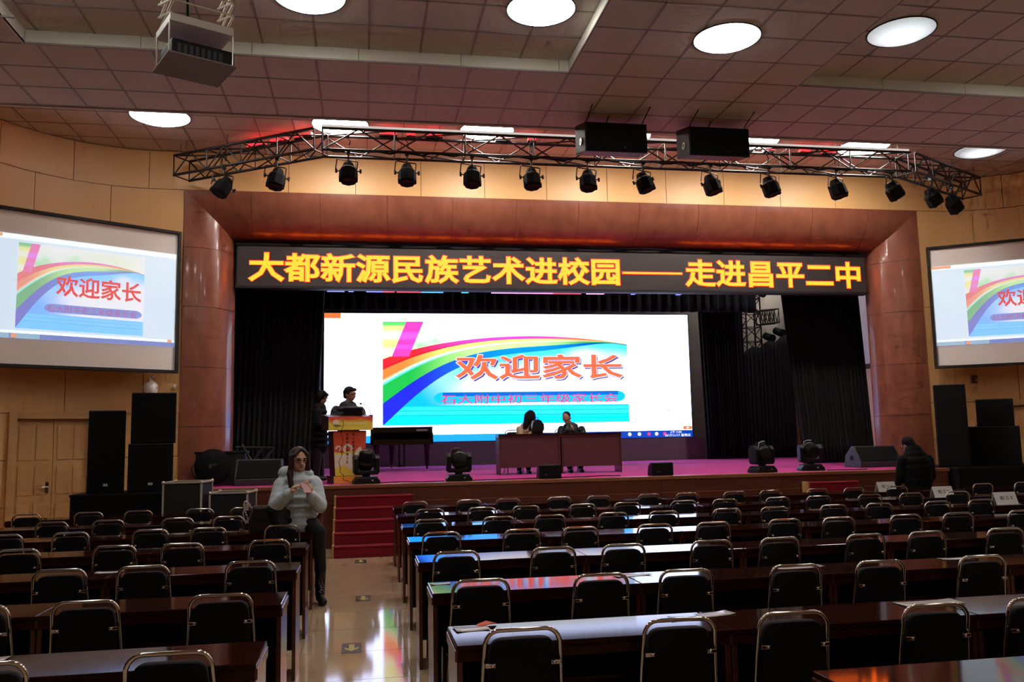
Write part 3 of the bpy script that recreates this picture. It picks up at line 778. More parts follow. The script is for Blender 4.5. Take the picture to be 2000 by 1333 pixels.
# corner blocks
for P, x in ((PL0, -.65), (PR0, 9.67)):
    for s in (-1, 1):
        for z in (TZ0, TZ1): M().cyl((x, yc+s*.18, z), (P.x+(.02 if x < 0 else -.02), P.y+s*.17, z), .02, n=6).obj('corner_bar', 'truss_black', tr, smooth=1)
M().mm(-.66, 9.68, TF-.03, TF+.03, TZ1+.022, TZ1+.05).obj('chord_glow_strip', 'truss_strip_glow', tr)  # not a lamp: the lit look of the truss top, put in as glow
for x in (-.6, 2.0, 4.6, 7.2, 9.6):
    M().cyl((x, yc, TZ1), (x, yc, CF), .006, n=6).obj('hanging_wire', 'truss_black', tr)
for P in (PL1, PR1, PL1.lerp(PL0, .35), PR1.lerp(PR0, .35)):
    M().cyl((P.x, P.y-.1, TZ1), (P.x, P.y-.1, CF), .006, n=6).obj('hanging_wire', 'truss_black', tr)
# cable drooping along the lower chord
pts = []
for k in range(61): x = -.6+10.2*k/60; pts.append((x, TF-.03, TZ0-.01-.03*abs(math.sin(k*.9))-.02*math.sin(k*2.3)))
M().tube(pts, .014, 5).obj('loom_cable', 'black_matt', tr, smooth=1)
# glowing red strips added on the rear chord to imitate the banner's reflection
reds = [(.25, .55), (.7, .85), (1.02, 1.3), (2.2, 2.45), (2.75, 2.9), (4.1, 4.5), (6.55, 6.85), (7.05, 7.25), (7.75, 7.95), (8.2, 8.45)]
for k, (a, b) in enumerate(reds):
    t = thing('red_reflection', 'small strip imitating the red banner reflection on the main truss, %s from the left' % ORD[k], 'light', (a, TB, TZ1+.02), 0, 'red reflection strips on the truss')
    M().mm(0, b-a, -.05, .05, .0, .03).obj('strip_base', 'truss_black', t)
    M().mm(.01, b-a-.01, -.06, .045, .03, .075).obj('reflection_strip', 'red_glow', t)
for k in range(3):  # the same imitated banner reflection along the left arm
    p = PL0.lerp(PL1, .10+.17*k)+nl*.2; q = PL0.lerp(PL1, .22+.17*k)+nl*.2; ang = math.atan2(q.y-p.y, q.x-p.x)
    t = thing('red_reflection', 'small strip imitating the red banner reflection on the left truss arm, %s from the corner' % ORD[k], 'light', (p.x, p.y, TZ1+.02), ang, 'red reflection strips on the truss')
    L = (q-p).length
    M().mm(0, L, -.05, .05, .0, .03).obj('strip_base', 'truss_black', t)
    M().mm(.01, L-.01, -.045, .06, .03, .075).obj('reflection_strip', 'red_glow', t)

def spot_proto():
    """hanging theatre spotlight: origin at the clamp under the chord, lamp 0.3 m below"""
    t = thing('stage_spotlight', '', 'spotlight')
    M().cyl((0, 0, .03), (0, 0, -.13), .014, n=8).obj('clamp_rod', 'truss_black', t, smooth=1)
    M().mm(-.03, .03, -.03, .03, -.02, .05).obj('clamp', 'truss_black', t, bevel=.006)
    M().tube([(-.165, 0, -.31), (-.165, 0, -.135), (-.155, 0, -.125), (.155, 0, -.125), (.165, 0, -.135), (.165, 0, -.31)], .010, 6).obj('yoke', 'truss_black', t)
    b = link('lamp_body', M().lathe([(.0, .145), (.075, .14), (.092, .10), (.10, .065), (.14, .02), (.146, -.02), (.15, -.165), (.128, -.195), (.0, -.18)], n=8).mesh('lamp_body', 'black_matt'), t, (0, 0, -.30))
    M().cyl((0, 0, -.181), (0, 0, -.15), .10, .11, 16).obj('lens', 'black_matt', b)
    for s in (-1, 1):
        M().cyl((s*.12, 0, 0), (s*.19, 0, 0), .012, n=8).obj('pivot', 'truss_black', b)
        M().cyl((s*.19, 0, -.03), (s*.19, 0, .03), .018, .018, 8).obj('knob', 'black_paint', b)
        M().box((s*.13, -.02, -.165), (.03, .05, .07)).obj('filter_slot', 'black_matt', b)
    M().tube([(.01, .02, .13), (.03, .03, .2), (-.02, .02, .26), (.06, .0, .34)], .009, 6).obj('lamp_cable', 'black_matt', t, smooth=1)
    return t
sp0 = spot_proto(); used = False
spots = [(-2.30, 14.50, 28), (-1.39, 13.95, 8), (-.24, 13.5, 0), (.69, 13.5, 0), (1.75, 13.5, 2), (2.74, 13.5, -2), (3.70, 13.5, 2), (4.67, 13.5, -16), (5.88, 13.5, -12), (6.96, 13.5, -12), (8.23, 13.5, -10), (9.32, 13.5, -30), (10.32, 13.82, -34), (11.05, 14.22, -38)]
for k, (x, y, tilt) in enumerate(spots):
    lab = 'black theatre spotlight hanging from the truss, %s from the left' % ORD[k]
    o = sp0 if k == 0 else copytree(sp0, (0, 0, 0), 0, lab)
    o.location = (x, y, TZ0-.045); o['label'] = lab; o['group'] = 'spotlights on the truss'
    o.rotation_euler = (0, 0, math.radians([0, 0, 0, 0, 0, 0, 0, 10, 12, 14, 14, 24, 30, 34][k]))
    for ch in o.children:
        if ch.name.startswith('lamp_body'): ch.rotation_euler = (math.radians(-12), math.radians(tilt), 0)
        if ch.name.startswith('yoke') and k in (0, 12, 13): ch.rotation_euler = (0, math.radians(tilt*.25), 0)

# hanging loudspeakers
def hung_speaker(x0, x1, label):
    w = x1-x0; y = 10.9; z0, z1 = 5.51, 5.925
    t = thing('hanging_speaker', label, 'loudspeaker', ((x0+x1)/2, y, z0), 0, 'hanging loudspeakers'); h = z1-z0
    M().prism([(-w/2, 0, 0), (w/2, 0, 0), (w/2-.02, .36, .06), (-w/2-.05, .36, .06)], (0, 0, h)).obj('cabinet', 'black_paint', t, bevel=.012)
    M().mm(-w/2+.015, w/2-.015, -.014, .002, .015, h-.015).obj('grille', 'grille_black', t, bevel=.006)
    M().box((.13*w, -.016, .07), (.025, .006, .02)).obj('badge', 'grey_plastic', t)
    M().lathe([(.05, 0), (.05, .012), (.03, .012), (.03, 0)], c=(-w/2-.02, .15, .18), n=16, mx=Matrix.Rotation(-PI/2, 4, 'Y')).obj('handle_cup', 'silver', t)
    for x in (-w/2+.04, w/2-.04): M().tube([(x, .1, h), (x+.004, .02, h+.06), (x-.01, -.3, 6.05-z0)], .007, 6).obj('hanging_cable', 'black_matt', t)
    M().tube([(-.1, .2, h), (-.09, .1, h+.08), (-.07, .1, 6.05-z0)], .008, 6).obj('hanging_cable', 'black_matt', t)
hung_speaker(2.97, 3.85, 'black loudspeaker cabinet hanging in front of the truss, the left one')
hung_speaker(4.46, 5.35, 'black loudspeaker cabinet hanging in front of the truss, the right one')

# projector on its ceiling lift
PJ = (-1.475, 7.60, 0); PA_ = math.radians(27)
lt = thing('projector_lift', 'beige scissor lift lowered from the ceiling holding a projector at top left', 'projector lift', PJ, PA_)
M().mm(-.29, .29, -.26, .26, 4.94, 4.952).obj('hatch_panel', 'hatch_grey', lt)
M().mm(-.27, .27, -.22, .24, 5.24, 5.31).obj('carriage', 'white_paint', lt, bevel=.005)
for sx in (-.27, .27):
    for yy in (-.2, .2): M().cyl((sx, yy, 4.952), (sx, yy, 5.26), .006, n=6).obj('hanger_rod', 'silver', lt)
for sx in (-.26, .26):
    for k in range(7):
        z0 = 5.32+.118*k; z1 = z0+.118
        for a, b in ((-.2, .2), (.2, -.2)):
            M().cyl((sx+(.012 if a > 0 else 0), a, z0), (sx+(.012 if a > 0 else 0), b, z1), .011, n=6).obj('scissor_bar', 'alu', lt)
for k in range(1, 7): M().cyl((-.27, -.2, 5.32+.118*k), (.27, -.2, 5.32+.118*k), .007, n=6).obj('cross_rod', 'alu', lt)
M().mm(-.3, .3, -.26, .26, 6.14, CU).obj('lift_housing', 'case_black', lt)
M().tube([(.0, .0, 6.14), (.05, -.1, 5.95), (-.06, -.14, 5.8), (-.10, -.1, 5.6), (-.08, -.05, 5.31)], .012, 6).obj('cable', 'black_matt', lt, smooth=1)
M().tube([(-.12, -.05, 6.13), (-.02, -.2, 5.9), (.1, -.2, 5.95), (.14, -.1, 6.13)], .010, 6).obj('cable', 'black_matt', lt, smooth=1)
pj = thing('projector', 'black projector held in the lowered ceiling lift', 'projector', (PJ[0], PJ[1], 4.952), PA_)
M().mm(-.25, .29, -.20, .2, .0, .15).obj('body', 'black_paint', pj, bevel=.02)
M().cyl((.08, .2, .08), (.08, .26, .08), .05, .05, 20).obj('lens', 'gloss_black', pj, smooth=.6)
for k in range(8): M().mm(-.2+.05*k, -.17+.05*k, -.204, -.198, .03, .11).obj('vent_slot', 'grey_plastic', pj)
# cctv dome and sensor on the left wall
p, n_ = wall_pt(-3.56)
t = thing('dome_camera', 'white dome security camera on the wall above the left speakers', 'camera', (p.x, p.y-.26, 2.58))
M().lathe([(0, -.12), (.05, -.11), (.09, -.07), (.115, .0), (.12, .05), (.11, .10), (.06, .15), (.025, .17), (.025, .22), (0, .22)], n=24).obj('dome_housing', 'white_plastic', t, smooth=.9)
M().tube([(0, 0, .2), (0, .05, .24), (0, .25, .24)], .02, 8).obj('wall_arm', 'white_plastic', t, smooth=1)
t = thing('wall_sensor', 'tiny white round sensor on the wall beside the left stage column', 'sensor', (-3.22, YW-.03, 2.65))
M().ball((0, 0, 0), (.035, .03, .035)).obj('sensor_body', 'white_plastic', t, smooth=1)
M().cyl((0, 0, 0), (0, .03, 0), .02).obj('sensor_foot', 'white_plastic', t)
p, n_ = wall_pt(12.23)
t = thing('wall_box', 'small brown junction box on the wall under the right screen', 'junction box', (p.x, p.y, 2.66), math.atan2(-n_.x, n_.y)+PI)
M().mm(-.05, .05, -.06, .0, -.08, .08).obj('box_body', 'stage_wood', t, bevel=.006)
M().box((.02, -.064, -.02), (.02, .01, .03)).obj('box_switch', 'silver', t)
# ================================================================== TABLES AND CHAIRS
TW, TD, TH = 1.262, .41, .76
def table_proto(name, W, D):
    """origin on the floor under the middle of the far edge; the sitter is on the -y side"""
    t = thing(name, '', 'table')
    M().mm(-W/2, W/2, -D, 0, TH-.022, TH).obj('tabletop', 'table_wood', t, bevel=.005)
    M().mm(-W/2+.004, W/2-.004, -D+.006, -D+.03, TH-.07, TH-.022).obj('front_rail', 'table_wood', t, bevel=.003)
    for s in (-1, 1):
        x0, x1 = (-W/2, -W/2+.03) if s < 0 else (W/2-.03, W/2)
        e = M().mm(x0+.002, x1-.002, -D+.012, -.012, .0, TH-.022).obj('end_panel', 'table_edge', t, bevel=.003)
        xo = x0 if s < 0 else x1
        M().box((xo, -D/2, TH-.045), (.012, D-.012, .046)).obj('end_rail', 'table_edge', e, bevel=.003)
    M().mm(-W/2+.03, W/2-.03, -.05, -.03, .13, TH-.022).obj('modesty_panel', 'table_wood', t)
    M().mm(-W/2+.03, W/2-.03, -D+.09, -.05, TH-.20, TH-.185).obj('book_shelf', 'table_wood', t)
    return t
def chair_proto(name='stacking_chair'):
    """origin on the floor below the top of the back; the sitter looks along +y"""
    t = thing(name, '', 'chair')
    P = []
    w0, w1, zt, rc = .178, .162, .85, .062
    for sgn in (-1, 1):
        side = []
        for k in range(6):
            u = k/5; side.append((sgn*(w0+(w1-w0)*u), .05-.05*u*u, .40+(zt-rc-.40)*u))
        arc = [(sgn*(w1-rc*(1-math.cos(a))), 0, zt-.010-rc+rc*math.sin(a)) for a in [PI/2*k/6 for k in range(1, 7)]]
        q = side+arc
        P += q if sgn < 0 else list(reversed(q))
    M().tube(P, .0115, 8, flat=.8).obj('back_frame', 'chrome', t, smooth=1.2)
    # padded back inside the hoop
    V = []; nn = 28; prof = []
    for k in range(nn):
        a = 2*PI*k/nn; c, s = math.cos(a), math.sin(a); e = .28
        x = math.copysign(abs(c)**e, c); z = math.copysign(abs(s)**e, s)
        prof.append((x, z))
    pad = M(); layers = []
    for yy, sc in ((-.020, .93), (-.012, 1.0), (.022, 1.0), (.040, .92)):
        layers.append([(x*(.142+.010*(1-z))*sc, .012+yy+.018*(1-z)*.5, .60+z*.205*(.985 if sc < 1 else 1)) for x, z in prof])
    for L in layers: pad.v += L
    for i in range(3):
        pad.f += [(i*nn+k, i*nn+(k+1) % nn, (i+1)*nn+(k+1) % nn, (i+1)*nn+k) for k in range(nn)]
    pad.f += [tuple(range(nn-1, -1, -1)), tuple(range(3*nn, 4*nn))]; pad.mi = [0]*len(pad.f)
    pad.obj('backrest', 'black_vinyl', t, smooth=.9)
    for s in (-1, 1):
        b = M().box((s*.142, -.010, .70), (.044, .010, .018)).obj('bracket', 'chrome', t, bevel=.003)
        M().ball((s*.132, -.017, .70), .009, 8, 6).obj('bolt', 'chrome', b, smooth=1)
    M().mm(-.19, .19, .06, .43, .42, .475).obj('seat', 'black_vinyl', t, bevel=.02)
    for s in (-1, 1):
        M().tube([(s*.178, .05, .40), (s*.185, .06, .30), (s*.19, -.03, 0)], .0115, 8).obj('leg', 'chrome', t, smooth=1.2)
        M().tube([(s*.18, .08, .42), (s*.185, .36, .42), (s*.185, .39, .39), (s*.19, .41, 0)], .0115, 8).obj('leg', 'chrome', t, smooth=1.2)
    M().cyl((-.187, .40, .16), (.187, .40, .16), .008, n=6).obj('stretcher', 'chrome', t, smooth=1)
    return t
tp = table_proto('conference_table', TW, TD); cp = chair_proto()
first = {'t': True, 'c': True}
def place(proto, key, loc, rz, label, group):
    if first[key]: first[key] = False; proto.location = loc; proto.rotation_euler = (0, 0, rz); o = proto
    else: o = copytree(proto, loc, rz)
    o['label'] = label; o['group'] = group
    return o
Y0, DY = 4.225, 1.304
ROWN = {0: 'row cut by the bottom edge', 1: 'nearest full row', 2: 'second row', 3: 'third row', 4: 'fourth row', 5: 'fifth row', 6: 'sixth row', 7: 'row nearest the stage'}
XR0 = .396; NR = {0: 3, 1: 3, 2: 4, 3: 5, 4: 6, 5: 6, 6: 7, 7: 8}
CX = [.67, 1.38, 1.92, 2.62, 3.18, 3.90, 4.45, 5.16, 5.71, 6.43, 7.00, 7.68, 8.30, 9.09, 9.79]
NC = {1: 5, 2: 6, 3: 8, 4: 10, 5: 11, 6: 12, 7: 15}
for k in range(0, 8):
    y = Y0+DY*(k-1) if k else 3.10
    for i in range(NR[k]):
        if k == 0 and i == 0: continue
        place(tp, 't', (XR0+TW*(i+.5)+.003*i, y, 0), 0, 'dark glossy table right of aisle, %s, %s from the aisle' % (ROWN[k], ORD[i]), 'dark tables in rows')
for k in range(1, 8):
    y = Y0+DY*(k-1)-TD-.10
    for i in range(NC[k]):
        if k == 7 and i == 12: continue
        x = CX[i]+(.10 if (k == 6 and i == 0) else 0)+random.uniform(-.008, .008)
        place(cp, 'c', (x, y+random.uniform(-.012, .012), 0), math.radians(random.uniform(-1.5, 1.5)), 'black chrome chair right of the aisle, %s, %s from the aisle' % (ROWN[k], ORD[i if not (k == 7 and i > 12) else i-1]), 'black chairs at the tables')
LNT = {1: 1, 2: 2, 3: 2, 4: 2, 5: 3, 6: 3, 7: 3}
LCX = [-.75, -1.43, -1.965, -2.69, -3.27, -3.98]
LNC = {1: 2, 2: 3, 3: 3, 4: 4, 5: 5, 6: 6, 7: 6}
for k in range(1, 8):
    y = Y0+DY*(k-1)-.08; xe = -.432-.018*(k-1)
    for i in range(LNT[k]):
        place(tp, 't', (xe-TW*(i+.5)-.003*i, y, 0), 0, 'dark glossy table left of the aisle, %s, %s from the aisle' % (ROWN[k], ORD[i]), 'dark tables in rows')
    for i in range(LNC[k]):
        if k == 5 and i == 0: pass
        place(cp, 'c', (LCX[i]-.012*(k-1)+random.uniform(-.008, .008), y-TD-.10+random.uniform(-.012, .012), 0), math.radians(random.uniform(-1.5, 1.5)), 'black chrome chair left of the aisle, %s, %s from the aisle' % (ROWN[k], ORD[i]), 'black chairs at the tables')
# sheets of paper left on the tables
def sheet(x, y, w, d, rz, label, lift=.001):
    t = M()
    n = 6
    V = []; Fc = []
    for j in range(2):
        for i in range(n+1):
            u = i/n-.5; V.append((u*w, (j-.5)*d, .0008+.004*abs(2*u)**3))
    for i in range(n): Fc.append((i, i+1, n+2+i, n+1+i))
    o = t.add(V, Fc).obj('paper_sheet', 'paper', None, smooth=1, loc=(x, y, TH+lift), rot=(0, 0, rz))
    md = o.modifiers.new('sheet', 'SOLIDIFY'); md.thickness = .0012; md.offset = 1
    tag(o, label, 'paper', 'papers on the tables')
sheet(.50, 4.14, .16, .11, .1, 'white paper on the aisle end of the nearest full right table')
sheet(1.72, 4.15, .19, .09, .25, 'paper sheet on the nearest full row between two right chairs', .001)
sheet(1.55, 4.09, .17, .10, -.1, 'printed paper beside the second right chair of the nearest row')
sheet(2.88, 4.12, .34, .12, .05, 'brownish paper near the third and fourth right chairs, nearest row')
sheet(1.70, 5.42, .24, .08, .15, 'paper on the second right row near its third chair')
sheet(2.85, 5.42, .34, .09, .1, 'paper on the second right row between fourth and fifth chairs')
sheet(4.05, 5.46, .25, .07, .0, 'paper at the right picture edge on the second right row')
sheet(1.45, 2.88, .26, .10, -.1, 'paper on the right table cut by the bottom picture edge')
sheet(-1.60, 4.05, .22, .12, .0, 'paper at the left picture edge on the nearest full left table')
sheet(-1.78, 6.62, .18, .08, .0, 'grey paper on the third left row beside a chair')
sheet(.47, 5.45, .12, .06, .05, 'thin paper on the aisle end of the second right table')
# red fabric scrap lying by the paper
o = M().add([(-.04, -.015, 0), (.03, -.02, .012), (.05, .01, .004), (.0, .02, .016), (-.045, .015, .003)], [(0, 1, 2, 3, 4)]).obj('red_packet', 'pod_red', None, loc=(.58, 4.19, TH+.004))
o.modifiers.new('t', 'SOLIDIFY').thickness = .004
tag(o, 'crumpled red packet beside the white paper on the nearest right table', 'packet')
# name cards folded as tents
def card(x, y, text, label):
    t = thing('name_card', label, 'name card', (x, y, TH), math.radians(2), 'white name cards')
    M().prism([(-.15, -.055, 0), (-.15, .0, .14), (-.15, .055, 0), (-.15, .05, 0), (-.15, .0, .128), (-.15, -.05, 0)], (.30, 0, 0)).obj('folded_card', 'white_plastic', t)
    l = link('lettering', text_mesh(text, .17, .05, .012, 'ink'), t, (-.08, -.0365, .05), (PI/2-.37, 0, 0))
    M().mm(-.15, .15, -.09, -.056, 0, .003).obj('card_foot', 'white_plastic', t)
card(7.66, 11.78, '初 三 1', 'white folded name card on the front table near the right stairs')
card(7.63, 10.47, '初 三 2', 'white folded name card one row behind the front, beside the walking person')
card(7.52, 9.20, '初 三 3', 'white folded name card at the right picture edge')
# arrow stickers on the aisle floor
for k, (x, y) in enumerate(((-.04, 12.28), (-.005, 9.43), (-.095, 7.23))):
    t = thing('floor_sticker', 'dark floor sticker with a yellow arrow in the aisle, %s' % ('farthest, by the stairs', 'the middle one', 'the nearest one')[k], 'floor sticker', (x, y, 0), 0, 'arrow stickers in the aisle')
    M().mm(-.078, .078, -.17, .17, .0, .002).obj('sticker_base', 'sticker_dark', t)
    M().prism([(-.022, .12, .002), (-.022, -.02, .002), (-.055, .02, .002), (-.055, -.03, .002), (0, -.11, .002), (.055, -.03, .002), (.055, .02, .002), (.022, -.02, .002), (.022, .12, .002)], (0, 0, .001)).obj('sticker_arrow', 'sticker_yellow', t)
# ================================================================== LOUDSPEAKER STACKS AND CASES
def cabinet(x0, x1, y, d, z0, z1, label, logo=False, rz=0, group='loudspeakers beside the stage'):
    w = x1-x0
    t = thing('loudspeaker', label, 'loudspeaker', ((x0+x1)/2, y, z0), rz, group); h = z1-z0
    M().mm(-w/2, w/2, 0, d, 0, h).obj('cabinet', 'black_paint', t, bevel=.012)
    M().mm(-w/2+.015, w/2-.015, -.012, .003, .015, h-.015).obj('grille', 'grille_black', t, bevel=.005)
    if logo: M().mm(-.03, .03, -.02, -.010, .10, .135).obj('badge', 'alu', t)
    return t
def riser(x0, x1, y0, y1, z1, label):
    t = thing('speaker_riser', label, 'platform', ((x0+x1)/2, (y0+y1)/2, 0)); w = x1-x0; d = y1-y0
    n = max(1, round(w/.6))
    for k in range(n): M().mm(-w/2+w*k/n+.002, -w/2+w*(k+1)/n-.002, -d/2, -d/2+.02, 0, z1-.03).obj('skirt_panel', 'black_matt', t)
    M().mm(-w/2, w/2, -d/2+.02, d/2, 0, z1-.03).obj('base', 'black_matt', t)
    M().mm(-w/2-.01, w/2+.01, -d/2-.01, d/2+.01, z1-.03, z1).obj('deck', 'black_paint', t)
riser(-4.0, -2.62, 12.86, 13.85, .99, 'low black platform under the left loudspeakers')
cabinet(-3.84, -3.36, 13.05, .5, .99, 2.16, 'tall black loudspeaker nearest the left door', True, math.radians(14))
cabinet(-3.30, -2.70, 13.05, .5, .99, 1.68, 'lower black loudspeaker of the stack beside the left column', True, math.radians(13))
cabinet(-3.28, -2.68, 13.08, .5, 1.68, 2.41, 'upper black loudspeaker of the stack beside the left column', False, math.radians(13))
riser(10.35, 12.45, 13.72, 15.1, .985, 'low black platform under the right loudspeakers')
cabinet(10.245, 10.765, 14.0, .45, .985, 2.47, 'tall dark loudspeaker tower nearest the right stage column', False, math.radians(-35))
cabinet(10.89, 11.74, 13.98, .45, .985, 1.70, 'lower black loudspeaker right of the tall dark tower', False, math.radians(-37))
cabinet(11.13, 11.73, 14.03, .45, 1.70, 2.20, 'upper black loudspeaker of the right stack', False, math.radians(-37))
def flight_case(x0, x1, y, d, z1, label):
    w = x1-x0
    t = thing('flight_case', label, 'flight case', ((x0+x1)/2, y, 0), math.radians(-6), 'flight cases'); h = z1-.11
    M().mm(-w/2, w/2, 0, d, .11, .11+h).obj('case_body', 'case_black', t)
    e = .024
    for x in (-w/2, w/2):
        for yy in (0, d): M().box((x, yy, .11+h/2), (e, e, h)).obj('edge_strip', 'alu', t, bevel=.004)
    for z in (.11, .11+h):
        for yy in (0, d): M().box((0, yy, z), (w, e, e)).obj('edge_strip', 'alu', t, bevel=.004)
        for x in (-w/2, w/2): M().box((x, d/2, z), (e, d, e)).obj('edge_strip', 'alu', t, bevel=.004)
        for x in (-w/2, w/2):
            for yy in (0, d): M().ball((x, yy, z), .026, 8, 6).obj('corner_cap', 'silver', t, smooth=1)
    for x in (-w/2+.07, w/2-.07):
        for yy in (.07, d-.07): M().cyl((x-.015, yy, .045), (x+.015, yy, .045), .045, n=12).obj('castor', 'black_paint', t)
flight_case(-2.60, -2.11, 12.0, .5, 1.155, 'taller black flight case with silver edges left of the stage')
flight_case(-2.02, -1.53, 12.05, .5, 1.0, 'shorter black flight case with silver edges beside the taller one')

# ================================================================== ON THE STAGE
# podium
PQ = math.radians(14)
t = thing('podium', 'podium printed in red, orange and yellow with Chinese slogans on the stage', 'podium', (-.215, 14.42, ZS), PQ)
pod = t
M().mm(-.28, .28, .0, .50, .0, .125).obj('base', 'podium_wood', t, bevel=.006)
M().prism([(-.245, .04, .125), (.245, .04, .125), (.28, .04, .86), (-.28, .04, .86)], (0, .40, 0)).obj('column', 'podium_wood', t, bevel=.006)
M().mm(-.37, .37, -.03, .50, .87, 1.09).obj('head', 'podium_wood', t, bevel=.008)
M().prism([(-.37, -.03, 1.09), (-.37, .5, 1.09), (-.37, .5, 1.14)], (.74, 0, 0)).obj('reading_board', 'podium_wood', t)
def pp(name, matname, poly, y, par=t): return M().prism([(a, y, b) for a, b in poly], (0, -.002, 0)).obj(name, matname, par)
pp('base_print', 'pod_orange', [(-.27, .003), (.27, .003), (.27, .122), (-.27, .122)], -.001)
pp('head_print', 'pod_yellow', [(-.368, .872), (.368, .872), (.368, 1.088), (-.368, 1.088)], -.031)
pp('head_print_red', 'pod_red', [(-.368, 1.04), (-.3, 1.015), (-.15, 1.05), (0, 1.035), (.15, 1.055), (.368, 1.02), (.368, 1.088), (-.368, 1.088)], -.034)
pp('head_print_orange', 'pod_orange', [(-.368, 1.0), (-.25, .985), (-.1, 1.015), (.1, 1.0), (.25, 1.02), (.368, .99), (.368, 1.03), (.1, 1.05), (-.1, 1.04), (-.368, 1.04)], -.0325)
lg = pp('emblem', 'pod_cream', [(-.245+.055*math.cos(a), 1.0+.04*math.sin(a)) for a in [2*PI*k/16 for k in range(16)]], -.037)
pp('emblem_leaf', 'pod_green', [(-.275, .945), (-.235, .925), (-.225, .95), (-.262, .965)], -.037, lg)
pp('emblem_bar', 'pod_navy', [(-.225, .935), (-.15, .938), (-.15, .945), (-.225, .948)], -.037, lg)
for k, ww in enumerate((.05, .03, .04, .05, .045, .05, .045)):
    pp('faded_lettering', 'pod_cream', [(-.12+.055*k, .965), (-.12+.055*k+ww*.7, .967), (-.12+.055*k+ww*.7, .995), (-.12+.055*k+ww*.2, .99)], -.037)
y_ = .039
wl = lambda z: .245+(z-.125)/.735*.035-.004
pp('front_print', 'pod_yellow', [(-wl(.127), .127), (wl(.127), .127), (wl(.858), .858), (-wl(.858), .858)], y_)
pp('front_print_red', 'pod_red', [(-wl(.5), .52), (-.12, .50), (0, .53), (.14, .47), (wl(.58), .58), (wl(.858), .858), (-wl(.858), .858)], y_-.0025)
pp('front_print_cream', 'pod_cream', [(-wl(.2), .25), (-.1, .3), (.0, .22), (.12, .25), (wl(.2), .18), (wl(.5), .50), (.14, .44), (0, .5), (-.12, .46), (-wl(.5), .49)], y_-.0015)
def ring(cx, cz, r0, r1, a0, a1, name='cloud_swirl', matname='pod_cream'):
    P = [(cx+r1*math.cos(a), cz+r1*math.sin(a)) for a in np.linspace(a0, a1, 14)]+[(cx+r0*math.cos(a), cz+r0*math.sin(a)) for a in np.linspace(a1, a0, 14)]
    pp(name, matname, P, y_-.0045)
ring(-.19, .57, .022, .052, -.4*PI, 1.1*PI); ring(-.03, .56, .04, .085, -.2*PI, 1.25*PI); ring(.24, .44, .10, .17, .62*PI, 1.02*PI); ring(.24, .40, .07, .10, .5*PI, 1.1*PI, matname='pod_cream')
for cx, s in ((-.065, '引航学生幸福人生'), (.035, '深入推进养成教育')):
    for k, ch in enumerate(s):
        link('slogan_character', text_mesh(ch, .042, .045, .01, 'ink'), t, (cx, y_-.008, .775-.064*k), UP)
# laptop on the podium
t = thing('laptop', 'black open laptop standing on the podium', 'laptop', (-.19, 14.72, ZS+1.125), PQ)
M().mm(-.16, .16, -.02, .16, 0, .018).obj('keyboard_deck', 'black_paint', t, bevel=.004)
M().box((0, -.035, .062), (.33, .010, .115), Matrix.Rotation(math.radians(12), 4, 'X')).obj('lid', 'black_paint', t, bevel=.003)
# microphone arc on the podium
t = thing('microphone', 'thin gooseneck microphone at the right end of the podium top', 'microphone', (.12, 14.62, ZS+1.09), PQ)
M().cyl((0, 0, 0), (0, 0, .03), .04, .03, 14).obj('foot', 'black_paint', t)
M().tube([(0, 0, .02), (-.02, .01, .12), (-.08, .03, .2), (-.15, .05, .22)], .005, 6).obj('gooseneck', 'black_paint', t, smooth=1)
M().ball((-.16, .055, .22), (.022, .016, .016), 10, 8).obj('head', 'black_matt', t, smooth=1)
# cable in front of the podium and cables along the stage edge
def cable(pts, label, r=.008, mt='black_matt'):
    n = len(pts); P = []
    for i in range(n-1):
        a, b = Vector(pts[i]), Vector(pts[i+1])
        for k in range(6):
            u = k/6; p = a.lerp(b, u); P.append((p.x+.02*math.sin((i*6+k)*1.7), p.y+.015*math.sin((i*6+k)*2.9), p.z))
    P.append(tuple(pts[-1]))
    tag(M().tube(P, r, 6).obj('stage_cable', mt, None, smooth=1), label, 'cable', 'cables on the stage')
zf = ZS+.009
cable([(-.34, 14.30, ZS+1.04), (-.35, 14.31, ZS+.6), (-.39, 14.30, ZS+.25), (-.30, 14.28, ZS+.06), (-.15, 14.22, zf)], 'thin black cable hanging down the front of the podium', .004)
cable([(.25, 14.12, zf), (.6, 14.35, zf), (.9, 14.12, zf), (1.3, 14.16, zf)], 'black cable on the carpet between the two left moving lights')
cable([(1.75, 14.12, zf), (2.3, 14.2, zf), (2.8, 14.25, zf), (3.6, 14.3, zf), (4.1, 14.5, zf), (4.35, 14.35, zf)], 'long black cable lying on the carpet in front of the desks')
cable([(8.15, 14.25, zf), (8.5, 14.18, zf), (8.9, 14.2, zf)], 'short cable right of the last moving light')

